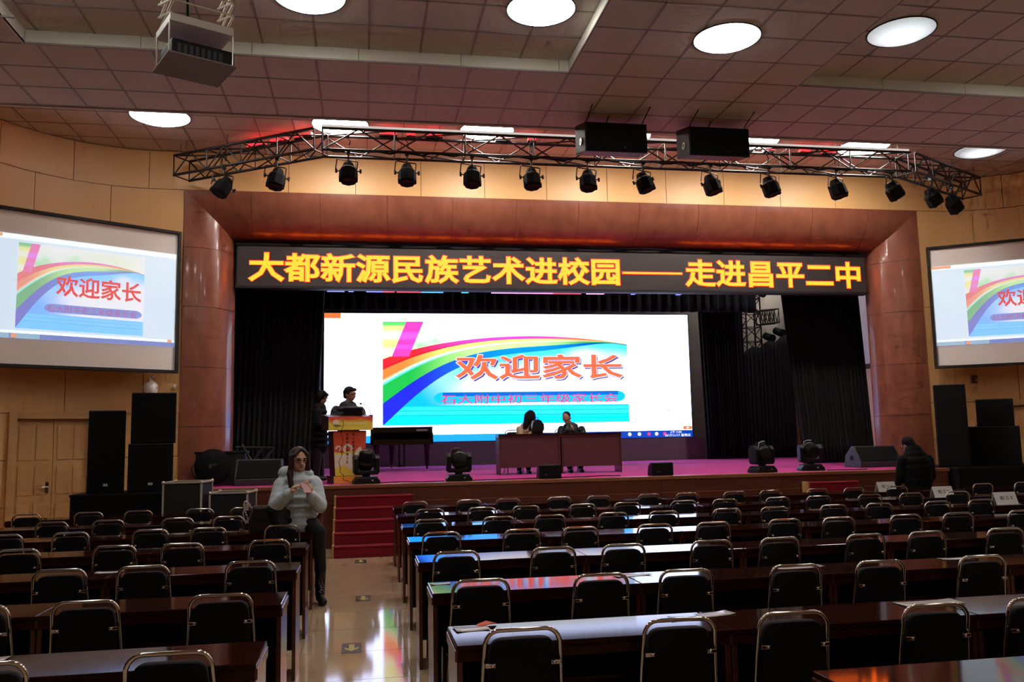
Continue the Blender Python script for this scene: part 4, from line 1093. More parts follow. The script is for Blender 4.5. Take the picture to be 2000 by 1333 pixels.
# moving head lights
def moving_head(name, x, y, rz, headtilt, label, light=False):
    t = thing(name, label, 'stage light', (x, y, ZS), math.radians(rz), 'moving head lights on the stage')
    M().prism([(-.21, -.15, .0), (.21, -.15, .0), (.21, -.15, .045), (.16, -.15, .105), (-.16, -.15, .105), (-.21, -.15, .045)], (0, .30, 0)).obj('base', 'black_paint', t, bevel=.015)
    M().mm(-.17, .17, -.12, .12, .105, .116).obj('base_top', 'grey_plastic', t)
    M().cyl((0, 0, .115), (0, 0, .15), .06, .07, 20).obj('pan_bearing', 'black_paint', t)
    for s in (-1, 1):
        M().prism([(s*.205, -.10, .17), (s*.205, .10, .17), (s*.205, .11, .40), (s*.205, .05, .465), (s*.205, -.05, .465), (s*.205, -.11, .40)], (-s*.075, 0, 0)).obj('yoke_arm', 'black_paint', t, bevel=.015)
    M().mm(-.19, .19, -.10, .10, .145, .215).obj('yoke_bridge', 'black_paint', t, bevel=.02)
    hd = link('lamp_head', M().lathe([(0, -.16), (.10, -.155), (.125, -.09), (.13, .0), (.125, .10), (.11, .165), (.095, .18), (0, .16)], n=24).mesh('lamp_head', 'black_matt', smooth=.6), t, (0, 0, .37), (math.radians(90+headtilt), 0, math.radians(8)))
    M().cyl((0, 0, .155), (0, 0, .183), .088, .092, 24).obj('lens', 'black_paint', hd)
    M().lathe([(.129, -.02), (.134, -.02), (.134, .02), (.129, .02)], n=24).obj('head_band', 'grey_plastic', hd)
    M().tube([(-.13, -.08, .44), (-.13, -.1, .52), (-.06, -.1, .545), (.0, -.1, .54)], .006, 6).obj('safety_wire', 'silver', t, smooth=1)
    M().box((.08, -.153, .06), (.03, .006, .02)).obj('power_socket', 'silver', t)
moving_head('moving_light', .04, 14.14, 8, -60, 'black moving head stage light in front of the podium')
moving_head('moving_light', 1.54, 14.16, 0, 40, 'black moving head stage light between podium and desks')
moving_head('moving_light', 6.88, 14.18, 14, 55, 'black moving head stage light right of the desks, the left of two')
moving_head('moving_light', 7.93, 14.42, -12, 15, 'black moving head stage light right of the desks, the right of two')
# small boxes and wedge monitors
def floor_box(x0, x1, y, h, label, skew=0):
    w = x1-x0
    t = thing('floor_monitor', label, 'floor monitor', ((x0+x1)/2, y, ZS), 0, 'small floor monitors')
    M().prism([(-w/2, 0, 0), (-w/2, .26, 0), (-w/2, .20, h*.75), (-w/2, .06, h), (-w/2, 0, h*.96)], (w, 0, 0)).obj('cabinet', 'black_paint', t, bevel=.01)
    M().mm(-w/2+.02, w/2-.02, -.008, .002, .02, h*.9).obj('back_plate', 'grille_black', t)
    M().box((-w*.2, -.011, h*.3), (.05, .006, .03)).obj('socket_plate', 'grey_plastic', t)
floor_box(2.87, 3.25, 14.07, .235, 'small black floor monitor in front of the desks')
floor_box(4.83, 5.21, 14.08, .225, 'small black floor monitor right of the desks')
def wedge(x0, x1, y, h, d, rz, label):
    w = x1-x0
    t = thing('stage_monitor', label, 'stage monitor', ((x0+x1)/2, y, ZS), math.radians(rz), 'wedge stage monitors')
    P = [(-w/2, -.02, .0), (-w/2, d, .0), (-w/2, d*.92, h*.55), (-w/2, d*.5, h), (-w/2, d*.38, h), (-w/2, -.02, .10)]
    M().prism(P, (w, 0, 0)).obj('cabinet', 'grey_plastic', t, bevel=.012)
    a = math.atan2(h-.10, d*.38+.02)
    M().box((0, d*.18-.012, (h+.10)/2+.004), (w-.06, .012, math.hypot(h-.1, d*.4)-.05), Matrix.Rotation(-(PI/2-a), 4, 'X')).obj('grille', 'grille_black', t)
    M().lathe([(.05, 0), (.05, .014), (.025, .014), (.025, .0)], c=(-w/2, d*.5, h*.45), n=16, mx=Matrix.Rotation(-PI/2, 4, 'Y')).obj('side_port', 'black_paint', t)
wedge(9.25, 10.12, 14.98, .40, .55, 0, 'dark grey wedge stage monitor at the right end of the stage')
wedge(-2.06, -1.32, 14.55, .42, .55, 0, 'dark grey wedge stage monitor behind the seated woman at left')
# heap of covered drums at the left end of the stage
t = thing('padded_drum_bag', 'round black padded bag lying at the left end of the stage', 'equipment bag', (-2.43, 14.75, ZS), math.radians(10))
M().lathe([(0, -.02), (.24, -.02), (.28, .03), (.29, .12), (.28, .24), (.22, .28), (0, .29)], c=(0, .15, .29), n=28, mx=Matrix.Rotation(math.radians(80), 4, 'X')).obj('bag_body', 'black_matt', t, smooth=.8)
M().tube([(-.25, -.06, .12), (-.3, -.13, .2), (-.32, -.12, .3), (-.27, -.06, .38)], .014, 6).obj('bag_strap', 'case_black', t, smooth=1)
for x, z, w_, h_ in ((-.04, .33, .05, .07), (.03, .35, .05, .03), (.02, .46, .02, .02)): M().box((x, -.138, z), (w_, .006, h_)).obj('bag_label', 'grey_plastic', t)
t = thing('equipment_crate', 'black crate standing behind the round bag at the left end of the stage', 'crate', (-2.35, 15.12, ZS))
M().mm(-.42, .38, 0, .4, 0, .52).obj('crate_body', 'case_black', t, bevel=.01)
M().mm(-.44, .40, -.02, .42, .52, .56).obj('crate_lid', 'black_paint', t, bevel=.01)
t = thing('folding_stand', 'folded black stand leaning between the round bag and the wedge', 'stand', (-1.96, 15.25, ZS))
for a, b in (((-.2, 0, 0), (.28, .1, .62)), ((.3, 0, 0), (-.1, .1, .66)), ((-.05, -.05, 0), (.45, .1, .6))): M().cyl(a, b, .022, n=8).obj('stand_leg', 'truss_black', t, smooth=1)
M().cyl((-.2, .1, .62), (.42, .1, .6), .02, n=8).obj('stand_bar', 'truss_black', t, smooth=1)

# grand piano, keyboard side to the hall
t = thing('grand_piano', 'closed black grand piano behind the podium, before the video wall', 'piano', (.90, 20.6, ZS), 0)
M().mm(-.74, .74, .0, .34, .58, .72).obj('key_bed', 'gloss_black', t, bevel=.012)
for s in (-1, 1): M().mm(s*.74-(.07 if s > 0 else 0), s*.74+(.07 if s < 0 else 0), .0, .5, .58, .86).obj('cheek', 'gloss_black', t, bevel=.02)
M().box((0, .10, .80), (1.33, .02, .17), Matrix.Rotation(math.radians(-25), 4, 'X')).obj('fallboard', 'gloss_black', t)
P = [(-.74, .2), (.74, .2), (.74, .75), (.62, 1.1), (.35, 1.35), (.15, 1.6), (-.1, 1.75), (-.45, 1.78), (-.68, 1.6), (-.74, 1.3)]
M().prism([(a, b, .62) for a, b in P], (0, 0, .36)).obj('case', 'gloss_black', t, bevel=.012)
M().prism([(a*1.015, b*1.005-.02, .98) for a, b in P], (0, 0, .022)).obj('lid', 'gloss_black', t, bevel=.004)
M().mm(.35, .62, .19, .2, .90, .95).obj('sheet_music', 'paper', t)
for x, yy in ((-.6, .2), (.6, .2), (-.2, 1.5)):
    l = M().lathe([(.035, .07), (.05, .12), (.06, .45), (.075, .56), (.075, .62)], c=(x, yy, 0), n=14).obj('leg', 'gloss_black', t, smooth=.6)
    M().cyl((x, yy, .0), (x, yy, .07), .025, .03, 10).obj('castor', 'brass', l)
ly = M().mm(-.09, .09, .22, .30, .05, .10).obj('pedal_box', 'gloss_black', t, bevel=.008)
for x in (-.06, .06): M().cyl((x, .26, .1), (x, .26, .6), .017, n=8).obj('lyre_post', 'gloss_black', ly, smooth=1)
for x in (-.04, 0, .04): M().box((x, .18, .065), (.018, .1, .012)).obj('pedal', 'brass', ly)

# desks on the stage (fronts to the hall)
dp = table_proto('stage_desk', 1.18, .45)
dp.location = (3.09, 15.95, ZS); dp.rotation_euler = (0, 0, PI); dp['label'] = 'dark red wooden desk on the stage, the left one of two'; dp['group'] = 'desks on the stage'; dp['category'] = 'desk'
d2 = copytree(dp, (4.285, 15.93, ZS), PI, 'dark red wooden desk on the stage, the right one of two')
# facing board of both desks in a lighter red
mat('desk_front', (84, 42, 44), .5, noise=.25, scale=(3, 3, 9), dark=(66, 32, 34))
for d in (dp, d2):
    for ch in d.children:
        if ch.name.startswith('modesty_panel'):
            if d is dp: ch.data = ch.data.copy(); ch.data.materials[0] = MATS['desk_front']; fm = ch.data
            else: ch.data = fm
        if ch.name.startswith('end_panel'):
            if d is dp:
                ch.data = ch.data.copy(); ch.data.materials[0] = MATS['desk_front']
# chairs behind the desks, turned to the hall
for x, y, lab in ((2.93, 16.85, 'chair of the seated woman behind the left stage desk'), (3.95, 16.90, 'chair of the seated man behind the right stage desk')):
    copytree(cp, (x, y, ZS), PI, 'black padded chrome ' + lab)['group'] = 'chairs behind the stage desks'
# backpack on the desk and bag below it
def backpack(x, y, z, s, rz, label):
    t = thing('backpack', label, 'backpack', (x, y, z), rz)
    prof = [(-.11, .0), (-.12, .05), (-.115, .2), (-.085, .28), (0, .305), (.085, .28), (.115, .2), (.12, .05), (.11, 0)]
    M().prism([(a*s, -.075*s, b*s) for a, b in prof], (0, .15*s, 0)).obj('bag_body', 'leather_black', t, bevel=.02*s)
    M().prism([(a*.8*s, -.115*s, b*.55*s+.02*s) for a, b in prof], (0, .05*s, 0)).obj('front_pocket', 'leather_black', t, bevel=.015*s)
    M().tube([(-.03*s, 0, .3*s), (-.025*s, 0, .345*s), (.025*s, 0, .345*s), (.03*s, 0, .3*s)], .008*s, 6).obj('top_loop', 'leather_black', t, smooth=1)
    M().tube([(.10*s, .06*s, .26*s), (.165*s, .07*s, .2*s), (.17*s, .07*s, .1*s), (.12*s, .06*s, .02*s)], .014*s, 6).obj('strap', 'leather_black', t, smooth=1)
backpack(3.27, 16.14, ZS+TH, .9, .1, 'black backpack standing on the left stage desk')
backpack(3.50, 16.25, ZS, .75, .3, 'black bag on the carpet under the stage desks')
# ================================================================== PEOPLE
def blob(name, prims, matnames, parent, voxel=.008, iters=4):
    """one continuous surface grown around tapered limbs ('c', p0, p1, r0, r1, material) and ellipsoids ('e', centre, radii, rotation, material)"""
    m = M()
    for p in prims:
        if p[0] == 'c':
            _, a, b, r0, r1, _mi = p; a, b = Vector(a), Vector(b); ax = b-a; L = max(ax.length, 1e-5); ax = ax/L
            q = Vector((0, 0, 1)).rotation_difference(ax).to_matrix().to_4x4()
            pr = [(max(r0*math.cos(t), 0), r0*math.sin(t)) for t in [-PI/2+PI/2*k/5 for k in range(6)]]+[(max(r1*math.cos(t), 0), L+r1*math.sin(t)) for t in [PI/2*k/5 for k in range(6)]]
            pr[0] = (0, pr[0][1]); pr[-1] = (0, pr[-1][1])
            m.lathe(pr, c=a, n=16, mx=q)
        else:
            _, c, r, R, _mi = p; k = M().ball((0, 0, 0), r, 18, 12)
            V = [Vector(v) for v in k.v]
            if R is not None: V = [R @ v for v in V]
            m.add([v+Vector(c) for v in V], k.f)
    me = m.mesh(name, 'skin'); o = bpy.data.objects.new(name, me); COL.objects.link(o)
    rm = o.modifiers.new('r', 'REMESH'); rm.mode = 'VOXEL'; rm.voxel_size = voxel
    sm = o.modifiers.new('s', 'SMOOTH'); sm.factor = .5; sm.iterations = iters
    out = bpy.data.meshes.new_from_object(o.evaluated_get(bpy.context.evaluated_depsgraph_get()))
    bpy.data.objects.remove(o); bpy.data.meshes.remove(me)
    out.materials.clear()
    for n in matnames: out.materials.append(MATS[n])
    nf = len(out.polygons); C = np.empty(nf*3); out.polygons.foreach_get('center', C); C = C.reshape(-1, 3)
    best = np.full(nf, 1e9); idx = np.zeros(nf, int)
    for p in prims:
        if p[0] == 'c':
            a, b = np.array(p[1]), np.array(p[2]); d = b-a; l2 = max(d@d, 1e-9)
            t = np.clip((C-a)@d/l2, 0, 1); dist = np.linalg.norm(C-(a+t[:, None]*d), axis=1)-(p[3]+(p[4]-p[3])*t)
        else:
            Q = C-np.array(p[1])
            if p[3] is not None: Q = Q @ np.array(p[3].to_3x3())
            dist = (np.linalg.norm(Q/np.array(p[2]), axis=1)-1)*min(p[2])
        s = dist < best; best[s] = dist[s]; idx[s] = p[5] if p[0] == 'c' else p[4]
    out.polygons.foreach_set('material_index', idx.astype(np.int32)); out.polygons.foreach_set('use_smooth', [True]*nf)
    out.name = name
    return link(name, out, parent)
def lerp(a, b, t): return tuple(a[i]+(b[i]-a[i])*t for i in range(3))
def puffy(a, b, r0, r1, n, mi, bulge=1.1):
    """quilted sleeve or body: a limb ringed with stitched bulges"""
    P = [('c', a, b, r0*.92, r1*.92, mi)]
    for k in range(n):
        t = (k+.5)/n; c = lerp(a, b, t); r = (r0+(r1-r0)*t)*bulge
        ax = (Vector(b)-Vector(a)).normalized(); L = (Vector(b)-Vector(a)).length/n*.5
        P.append(('c', tuple(Vector(c)-ax*L*.25), tuple(Vector(c)+ax*L*.25), r*.96, r*.96, mi))
    return P
def head(c, f, mi, s=1.0, up=None):
    """head with jaw, nose, ears; f is the direction of the face"""
    f = Vector(f).normalized(); u = Vector(up or (0, 0, 1)); r = f.cross(u).normalized(); u = r.cross(f).normalized(); c = Vector(c)
    R = Matrix((r, f, u)).transposed().to_4x4()
    at = lambda x, y, z: tuple(c+(r*x+f*y+u*z)*s)
    P = [('e', at(0, -.008, .02), (.074*s, .092*s, .096*s), R, mi), ('e', at(0, .022, -.045), (.056*s, .064*s, .066*s), R, mi), ('e', at(0, .045, -.085), (.030*s, .030*s, .022*s), R, mi),
         ('c', at(0, .084, .005), at(0, .100, -.028), .009*s, .014*s, mi), ('c', at(-.014, .086, -.03), at(.014, .086, -.03), .009*s, .009*s, mi),
         ('c', at(-.018, .080, -.058), at(.018, .080, -.058), .009*s, .009*s, mi), ('c', at(-.04, .076, .022), at(.04, .076, .022), .012*s, .012*s, mi)]
    for sg in (-1, 1): P.append(('e', at(sg*.076, -.005, -.01), (.012*s, .022*s, .032*s), R, mi))
    return P, at, R
def hand(w, d, palm_n, mi, s=1.0, curl=.6, spread=.022):
    """palm with four unequal bent fingers and a thumb leaving its side; d points along the fingers, palm_n out of the palm"""
    w, d, n = Vector(w), Vector(d).normalized(), Vector(palm_n).normalized(); n = (n-d*n.dot(d)).normalized(); sd = d.cross(n).normalized()
    P = [('c', tuple(w), tuple(w+d*.055*s), .026*s, .030*s, mi), ('c', tuple(w+d*.03*s-sd*.02*s), tuple(w+d*.08*s-sd*.024*s), .017*s, .015*s, mi), ('c', tuple(w+d*.03*s+sd*.02*s), tuple(w+d*.08*s+sd*.024*s), .017*s, .015*s, mi)]
    for k, ln in enumerate((.070, .080, .076, .060)):
        b = w+d*.085*s+sd*(k-1.5)*spread*s
        d1 = (d*math.cos(curl*.6)+n*math.sin(curl*.6)); d2 = (d*math.cos(curl*1.5)+n*math.sin(curl*1.5))
        m1 = b+d1*ln*.5*s; m2 = m1+d2*ln*.5*s
        P += [('c', tuple(b), tuple(m1), .0095*s, .009*s, mi), ('c', tuple(m1), tuple(m2), .009*s, .0075*s, mi)]
    b = w+d*.03*s-sd*.03*s; m1 = b+(d*.6-sd*.6+n*.5).normalized()*.035*s; m2 = m1+(d*.9+n*.5).normalized()*.032*s
    P += [('c', tuple(b), tuple(m1), .012*s, .011*s, mi), ('c', tuple(m1), tuple(m2), .010*s, .009*s, mi)]
    return P
def facial(at, R, parent, dark='hair', s=1.0, lips=True):
    for sg in (-1, 1):
        e = M(); V = []
        b = M().ball((0, 0, 0), (.013*s, .006*s, .006*s), 10, 6)
        link('eye', M().add([R.to_3x3() @ Vector(v)+Vector(at(sg*.030, .086, .004)) for v in b.v], b.f).mesh('eye', dark, smooth=1), parent)
        b = M().box((0, 0, 0), (.034*s, .008*s, .006*s))
        link('eyebrow', M().add([R.to_3x3() @ Vector(v)+Vector(at(sg*.031, .089, .026)) for v in b.v], b.f).mesh('eyebrow', dark), parent)
    if lips:
        b = M().ball((0, 0, 0), (.020*s, .007*s, .007*s), 10, 6)
        link('mouth', M().add([R.to_3x3() @ Vector(v)+Vector(at(0, .088, -.058)) for v in b.v], b.f).mesh('mouth', 'lip', smooth=1), parent)
mat('lip', (150, 84, 78), .5)

# --- woman sitting on the end of a table in the left block
t = thing('person', 'person in a pale grey puffy jacket and glasses holding a phone, by the aisle', 'person', (0, 0, 0)); girl = t
hp = (-.655, 9.13, .86)
hc = (-.650, 9.06, 1.475); fd = (.36, -.92, -.12)
HP, at, R = head(hc, fd, 0, 1.06)
J, TR, BT = 1, 2, 3
pr = HP+[('c', (-.66, 9.09, 1.30), (-.652, 9.075, 1.40), .05, .046, 0)]
# torso in quilted rings
tor = [(-.655, 9.13, .83, .19, .15), (-.655, 9.12, .92, .20, .15), (-.655, 9.11, 1.01, .195, .145), (-.657, 9.10, 1.10, .19, .14), (-.66, 9.095, 1.19, .195, .135), (-.662, 9.09, 1.27, .17, .115)]
for x, y, z, a, b in tor: pr.append(('e', (x, y, z), (a, b, .062), None, J))
pr += [('c', (-.655, 9.12, .84), (-.66, 9.095, 1.25), .14, .12, J)]
pr += [('e', (-.78, 9.12, 1.345), (.085, .08, .07), None, J), ('e', (-.66, 9.18, 1.35), (.13, .075, .075), None, J), ('e', (-.565, 9.11, 1.33), (.06, .07, .05), None, J)]   # hood
pr += puffy((-.82, 9.09, 1.24), (-.875, 8.98, 1.02), .078, .072, 4, J)+puffy((-.875, 8.98, 1.02), (-.725, 8.86, 1.155), .070, .052, 4, J)
pr += puffy((-.50, 9.11, 1.24), (-.435, 9.01, 1.00), .078, .072, 4, J)+puffy((-.435, 9.01, 1.00), (-.52, 8.87, 1.13), .070, .052, 4, J)
pr += hand((-.715, 8.85, 1.165), (.62, -.25, .62), (.6, .1, -.7), 0, .95, .9)+hand((-.525, 8.86, 1.14), (-.35, -.35, .7), (-.2, .6, .4), 0, .95, .5)
# crossed leg over, other leg down to the floor
pr += [('c', (-.72, 9.10, .87), (-.88, 8.985, .985), .105, .078, TR), ('c', (-.88, 8.985, .985), (-.74, 8.945, .68), .070, .046, TR), ('c', (-.74, 8.945, .67), (-.64, 8.93, .58), .045, .036, BT), ('c', (-.58, 9.11, .85), (-.455, 9.04, .76), .10, .075, TR), ('c', (-.455, 9.04, .76), (-.435, 9.20, .36), .072, .056, TR), ('c', (-.435, 9.20, .38), (-.445, 9.29, .09), .056, .05, BT), ('c', (-.445, 9.29, .055), (-.40, 9.12, .04), .045, .036, BT), ('c', (-.445, 9.31, .03), (-.445, 9.29, .06), .03, .045, BT)]
blob('body', pr, ['skin', 'jacket_grey', 'trouser_black', 'boot_black'], t, .0075)
facial(at, R, t, s=1.06)
hr = [('e', at(0, -.03, .045), (.092, .095, .088), R, 0), ('c', at(-.072, .012, .04), at(-.088, .02, -.13), .028, .03, 0), ('c', at(.072, .012, .04), at(.092, .03, -.13), .028, .03, 0), ('c', at(-.088, .02, -.12), at(-.10, .06, -.26), .034, .03, 0), ('c', at(.092, .03, -.12), at(.085, .07, -.24), .034, .028, 0), ('c', at(0, -.07, .0), at(0, -.09, -.16), .075, .06, 0), ('c', at(-.012, .04, .105), at(-.066, .062, .055), .024, .02, 0), ('c', at(.012, .04, .105), at(.066, .062, .055), .024, .02, 0)]
blob('hair', hr, ['hair_brown'], t, .007, 3)
gl = M()
for sg in (-1, 1):
    P = [at(sg*.033+.026*math.cos(a), .102, .002+.021*math.sin(a)) for a in [2*PI*k/16 for k in range(16)]]
    gl.tube(P, .0022, 5, closed=True)
    gl.tube([at(sg*.058, .10, .006), at(sg*.078, .02, .006)], .002, 5)
gl.tube([at(-.008, .106, .006), at(.008, .106, .006)], .002, 5)
gl.obj('glasses', 'hair', t)
for k in range(9):
    z = .13+.027*k
    M().tube([(-.425+.012*math.sin(k*1.3)+.02*math.sin(a), 9.265-.1*(z-.1)-.055+.012*math.cos(a*2), z+.012*math.cos(a)) for a in [PI*2*j/8 for j in range(8)]], .0035, 5, closed=True).obj('boot_embroidery', 'embroidery', t)
t = thing('mobile_phone', 'pinkish phone held by the person in the grey jacket', 'phone', (-.565, 8.775, 1.205))
mx = Matrix.Rotation(math.radians(28), 4, 'Z') @ Matrix.Rotation(math.radians(-52), 4, 'X')
M().box((0, 0, 0), (.075, .010, .15), mx).obj('phone_body', 'phone_pink', t, bevel=.003)
M().box(tuple(mx @ Vector((0, .0056, 0))), (.066, .002, .135), mx).obj('phone_screen', 'phone_black', t)
t = thing('handbag', 'black leather handbag with a chain strap beside the seated person', 'handbag', (-1.0, 9.02, TH), .2)
M().prism([(-.12, -.05, 0), (.12, -.05, 0), (.14, -.05, .10), (.11, -.04, .27), (-.09, -.04, .27), (-.14, -.05, .12)], (0, .10, 0)).obj('bag_body', 'leather_black', t, bevel=.02)
M().mm(-.09, .09, -.062, -.045, .12, .25).obj('bag_flap', 'leather_black', t, bevel=.008)
ch = M()
for k in range(16):
    a = PI*k/15; c = Vector((-.12-.06*math.sin(a), -.03, .27-.16*math.cos(a)*-1*.5-.08+.10*math.sin(a)))
    ch.ball(tuple(c), (.009, .006, .012), 6, 4)
ch.tube([(-.10, -.02, .25), (-.16, -.03, .3), (-.19, -.03, .2), (-.16, -.04, .1), (-.13, -.04, .12)], .006, 5)
ch.obj('chain_strap', 'silver', t, smooth=1)

# --- woman standing left of the podium
t = thing('person', 'person in a long dark puffy coat standing left of the podium, hands joined', 'person', (-.80, 15.75, ZS))
HP, at, R = head((.07, -.02, 1.475), (.75, -.5, -.35), 0, 1.0)
pr = HP+[('c', (.03, 0, 1.30), (.06, -.01, 1.41), .05, .045, 0)]
for z, a, b in ((.62, .19, .16), (.72, .20, .165), (.82, .20, .165), (.92, .195, .16), (1.02, .185, .15), (1.12, .185, .15), (1.22, .185, .14), (1.30, .14, .11)): pr.append(('e', (.02, 0, z), (b, a, .07), None, 1))
pr += [('c', (.02, 0, .6), (.02, 0, 1.28), .15, .12, 1)]
pr += puffy((.0, -.17, 1.24), (-.01, -.22, 1.0), .075, .068, 4, 1)+puffy((-.01, -.22, 1.0), (.17, -.16, .96), .066, .05, 3, 1)
pr += puffy((.03, .17, 1.24), (.05, .2, 1.0), .075, .068, 4, 1)+puffy((.05, .2, 1.0), (.19, .03, .96), .066, .05, 3, 1)
pr += hand((.18, -.15, .965), (.6, .5, .1), (.2, .3, -.4), 0, .95, .8)+hand((.2, .01, .965), (.6, -.45, .1), (.2, -.3, -.4), 0, .95, .8)
pr += [('c', (.0, -.07, .6), (.0, -.08, .32), .085, .06, 2), ('c', (.0, -.08, .32), (-.02, -.08, .08), .058, .045, 3), ('c', (-.02, -.08, .05), (.13, -.11, .035), .042, .03, 3), ('c', (.0, .08, .6), (.05, .08, .32), .085, .06, 2), ('c', (.05, .08, .32), (.06, .08, .08), .058, .045, 3), ('c', (.06, .08, .05), (.2, .05, .035), .042, .03, 3)]
blob('body', pr, ['skin_dim', 'coat_black', 'trouser_black', 'boot_black'], t, .009)
blob('hair', [('e', at(0, -.02, .035), (.092, .105, .098), R, 0), ('c', at(-.075, 0, .02), at(-.075, .0, -.06), .03, .03, 0), ('c', at(.075, 0, .02), at(.075, .0, -.06), .03, .03, 0), ('c', at(0, -.07, .0), at(0, -.06, -.09), .075, .055, 0), ('c', at(-.045, .055, .075), at(.045, .055, .075), .026, .026, 0)], ['hair'], t, .009, 3)
facial(at, R, t)
# --- man behind the podium
t = thing('person', 'person in a dark jacket standing behind the podium, looking to the right', 'person', (-.26, 15.22, ZS))
HP, at, R = head((.03, -.06, 1.50), (.82, -.5, -.15), 0, 1.06)
pr = HP+[('c', (-.01, -.02, 1.31), (.02, -.05, 1.43), .058, .052, 0)]
for z, a, b in ((.95, .20, .14), (1.05, .215, .145), (1.15, .225, .145), (1.24, .22, .135), (1.31, .15, .11)): pr.append(('e', (-.01, -.01, z), (a, b, .085), None, 1))
pr += [('c', (-.02, 0, .85), (-.01, 0, 1.25), .16, .13, 1), ('c', (-.01, -.02, 1.30), (.0, -.03, 1.36), .075, .068, 2)]
pr += puffy((-.215, .0, 1.24), (-.29, -.06, .99), .078, .066, 3, 1)+puffy((-.29, -.06, .99), (-.14, -.26, 1.10), .062, .045, 3, 1)
pr += puffy((.205, .0, 1.22), (.28, -.06, .98), .078, .066, 3, 1)+puffy((.28, -.06, .98), (.16, -.26, 1.10), .062, .045, 3, 1)
pr += hand((-.13, -.27, 1.115), (.4, -.9, .1), (0, 0, -1), 0, 1, .4)+hand((.15, -.27, 1.115), (-.4, -.9, .1), (0, 0, -1), 0, 1, .4)
pr += [('c', (-.09, 0, .88), (-.10, .02, .48), .10, .07, 3), ('c', (-.10, .02, .48), (-.10, .04, .09), .066, .05, 3), ('c', (-.10, .04, .05), (-.11, -.11, .035), .045, .035, 4), ('c', (.09, 0, .88), (.10, .02, .48), .10, .07, 3), ('c', (.10, .02, .48), (.10, .04, .09), .066, .05, 3), ('c', (.10, .04, .05), (.11, -.11, .035), .045, .035, 4)]
blob('body', pr, ['skin_dim', 'jacket_dark', 'shirt_grey', 'trouser_black', 'boot_black'], t, .009)
blob('hair', [('e', at(0, -.025, .05), (.092, .10, .085), R, 0), ('c', at(0, -.07, .02), at(0, -.075, -.04), .07, .05, 0), ('c', at(-.045, .052, .082), at(.045, .052, .085), .028, .028, 0), ('c', at(-.08, -.0, .03), at(-.08, .01, .0), .02, .016, 0), ('c', at(.08, -.0, .03), at(.08, .01, .0), .02, .016, 0)], ['hair'], t, .009, 3)
facial(at, R, t)
# --- seated pair at the stage desks
t = thing('person', 'person with long dark hair in a beige coat seated behind the left stage desk', 'person', (3.08, 16.62, ZS))
HP, at, R = head((.17, -.04, 1.09), (.9, .25, -.35), 0, .98)
pr = HP+[('c', (.06, .0, .93), (.13, -.02, 1.03), .05, .045, 0)]
for z, a, b in ((.52, .18, .15), (.62, .185, .15), (.72, .18, .145), (.82, .175, .135), (.90, .14, .11)): pr.append(('e', (-.10+.18*(z-.5)/.4, 0, z), (a, b, .08), None, 1))
pr += [('c', (-.10, 0, .5), (.06, 0, .88), .14, .115, 1)]
pr += [('c', (-.08, -.10, .85), (-.06, -.20, .62), .07, .06, 1), ('c', (-.06, -.20, .62), (.15, -.30, .80), .056, .042, 1), ('c', (.16, .12, .85), (.24, .05, .64), .07, .06, 1), ('c', (.24, .05, .64), (.25, -.22, .80), .056, .042, 1)]
pr += hand((.16, -.30, .805), (.8, -.4, .05), (0, 0, -1), 0, .9, .3)+hand((.25, -.22, .805), (.1, -.9, .05), (0, 0, -1), 0, .9, .3)
pr += [('c', (-.17, .0, .53), (-.15, -.40, .50), .095, .075, 2), ('c', (-.15, -.40, .50), (-.15, -.36, .1), .065, .05, 2), ('c', (-.15, -.36, .05), (-.15, -.5, .035), .045, .035, 3), ('c', (.0, .0, .53), (.03, -.40, .50), .095, .075, 2), ('c', (.03, -.40, .50), (.03, -.36, .1), .065, .05, 2), ('c', (.03, -.36, .05), (.03, -.5, .035), .045, .035, 3)]
blob('body', pr, ['skin_dim', 'coat_beige', 'trouser_black', 'boot_black'], t, .010)
blob('hair', [('e', at(0, -.03, .035), (.092, .10, .095), R, 0), ('c', at(0, -.07, .0), (.03, -.08, .86), .085, .05, 0), ('c', at(.07, .02, .02), (.12, -.14, .84), .035, .03, 0), ('c', at(-.07, .0, .02), at(-.07, -.04, -.16), .035, .03, 0), ('c', (.03, -.08, .88), (-.10, -.10, .78), .05, .03, 0)], ['hair'], t, .009, 3)
facial(at, R, t)
t = thing('person', 'person with short hair in a dark jacket bent over a phone, right stage desk', 'person', (4.02, 16.66, ZS))
HP, at, R = head((-.06, -.08, 1.06), (-.45, -.62, -.62), 0, 1.04)
pr = HP+[('c', (.03, .0, .93), (-.03, -.05, 1.0), .058, .052, 0)]
for x, z, a, b in ((.02, .52, .20, .15), (.03, .62, .205, .15), (.05, .72, .215, .15), (.06, .82, .21, .14), (.04, .90, .15, .11)): pr.append(('e', (x, .0, z), (a, b, .08), None, 1))
pr += [('c', (.02, 0, .5), (.05, 0, .86), .15, .12, 1), ('e', (-.02, -.09, .88), (.05, .05, .08), None, 4)]
pr += [('c', (-.15, .0, .84), (-.24, -.10, .64), .075, .062, 1), ('c', (-.24, -.10, .64), (-.10, -.28, .80), .058, .044, 1), ('c', (.26, .0, .83), (.31, -.10, .62), .075, .062, 1), ('c', (.31, -.10, .62), (.02, -.27, .80), .058, .044, 1)]
pr += hand((-.10, -.28, .815), (.5, -.35, .55), (.4, .2, .1), 0, .95, .8)+hand((.02, -.27, .815), (-.45, -.3, .6), (-.3, .3, .2), 0, .95, .5)
pr += [('c', (-.07, .0, .53), (-.09, -.40, .50), .10, .08, 2), ('c', (-.09, -.40, .50), (-.09, -.36, .1), .068, .052, 2), ('c', (-.09, -.36, .05), (-.09, -.5, .035), .045, .035, 3), ('c', (.12, .0, .53), (.13, -.40, .50), .10, .08, 2), ('c', (.13, -.40, .50), (.13, -.36, .1), .068, .052, 2), ('c', (.13, -.36, .05), (.13, -.5, .035), .045, .035, 3)]
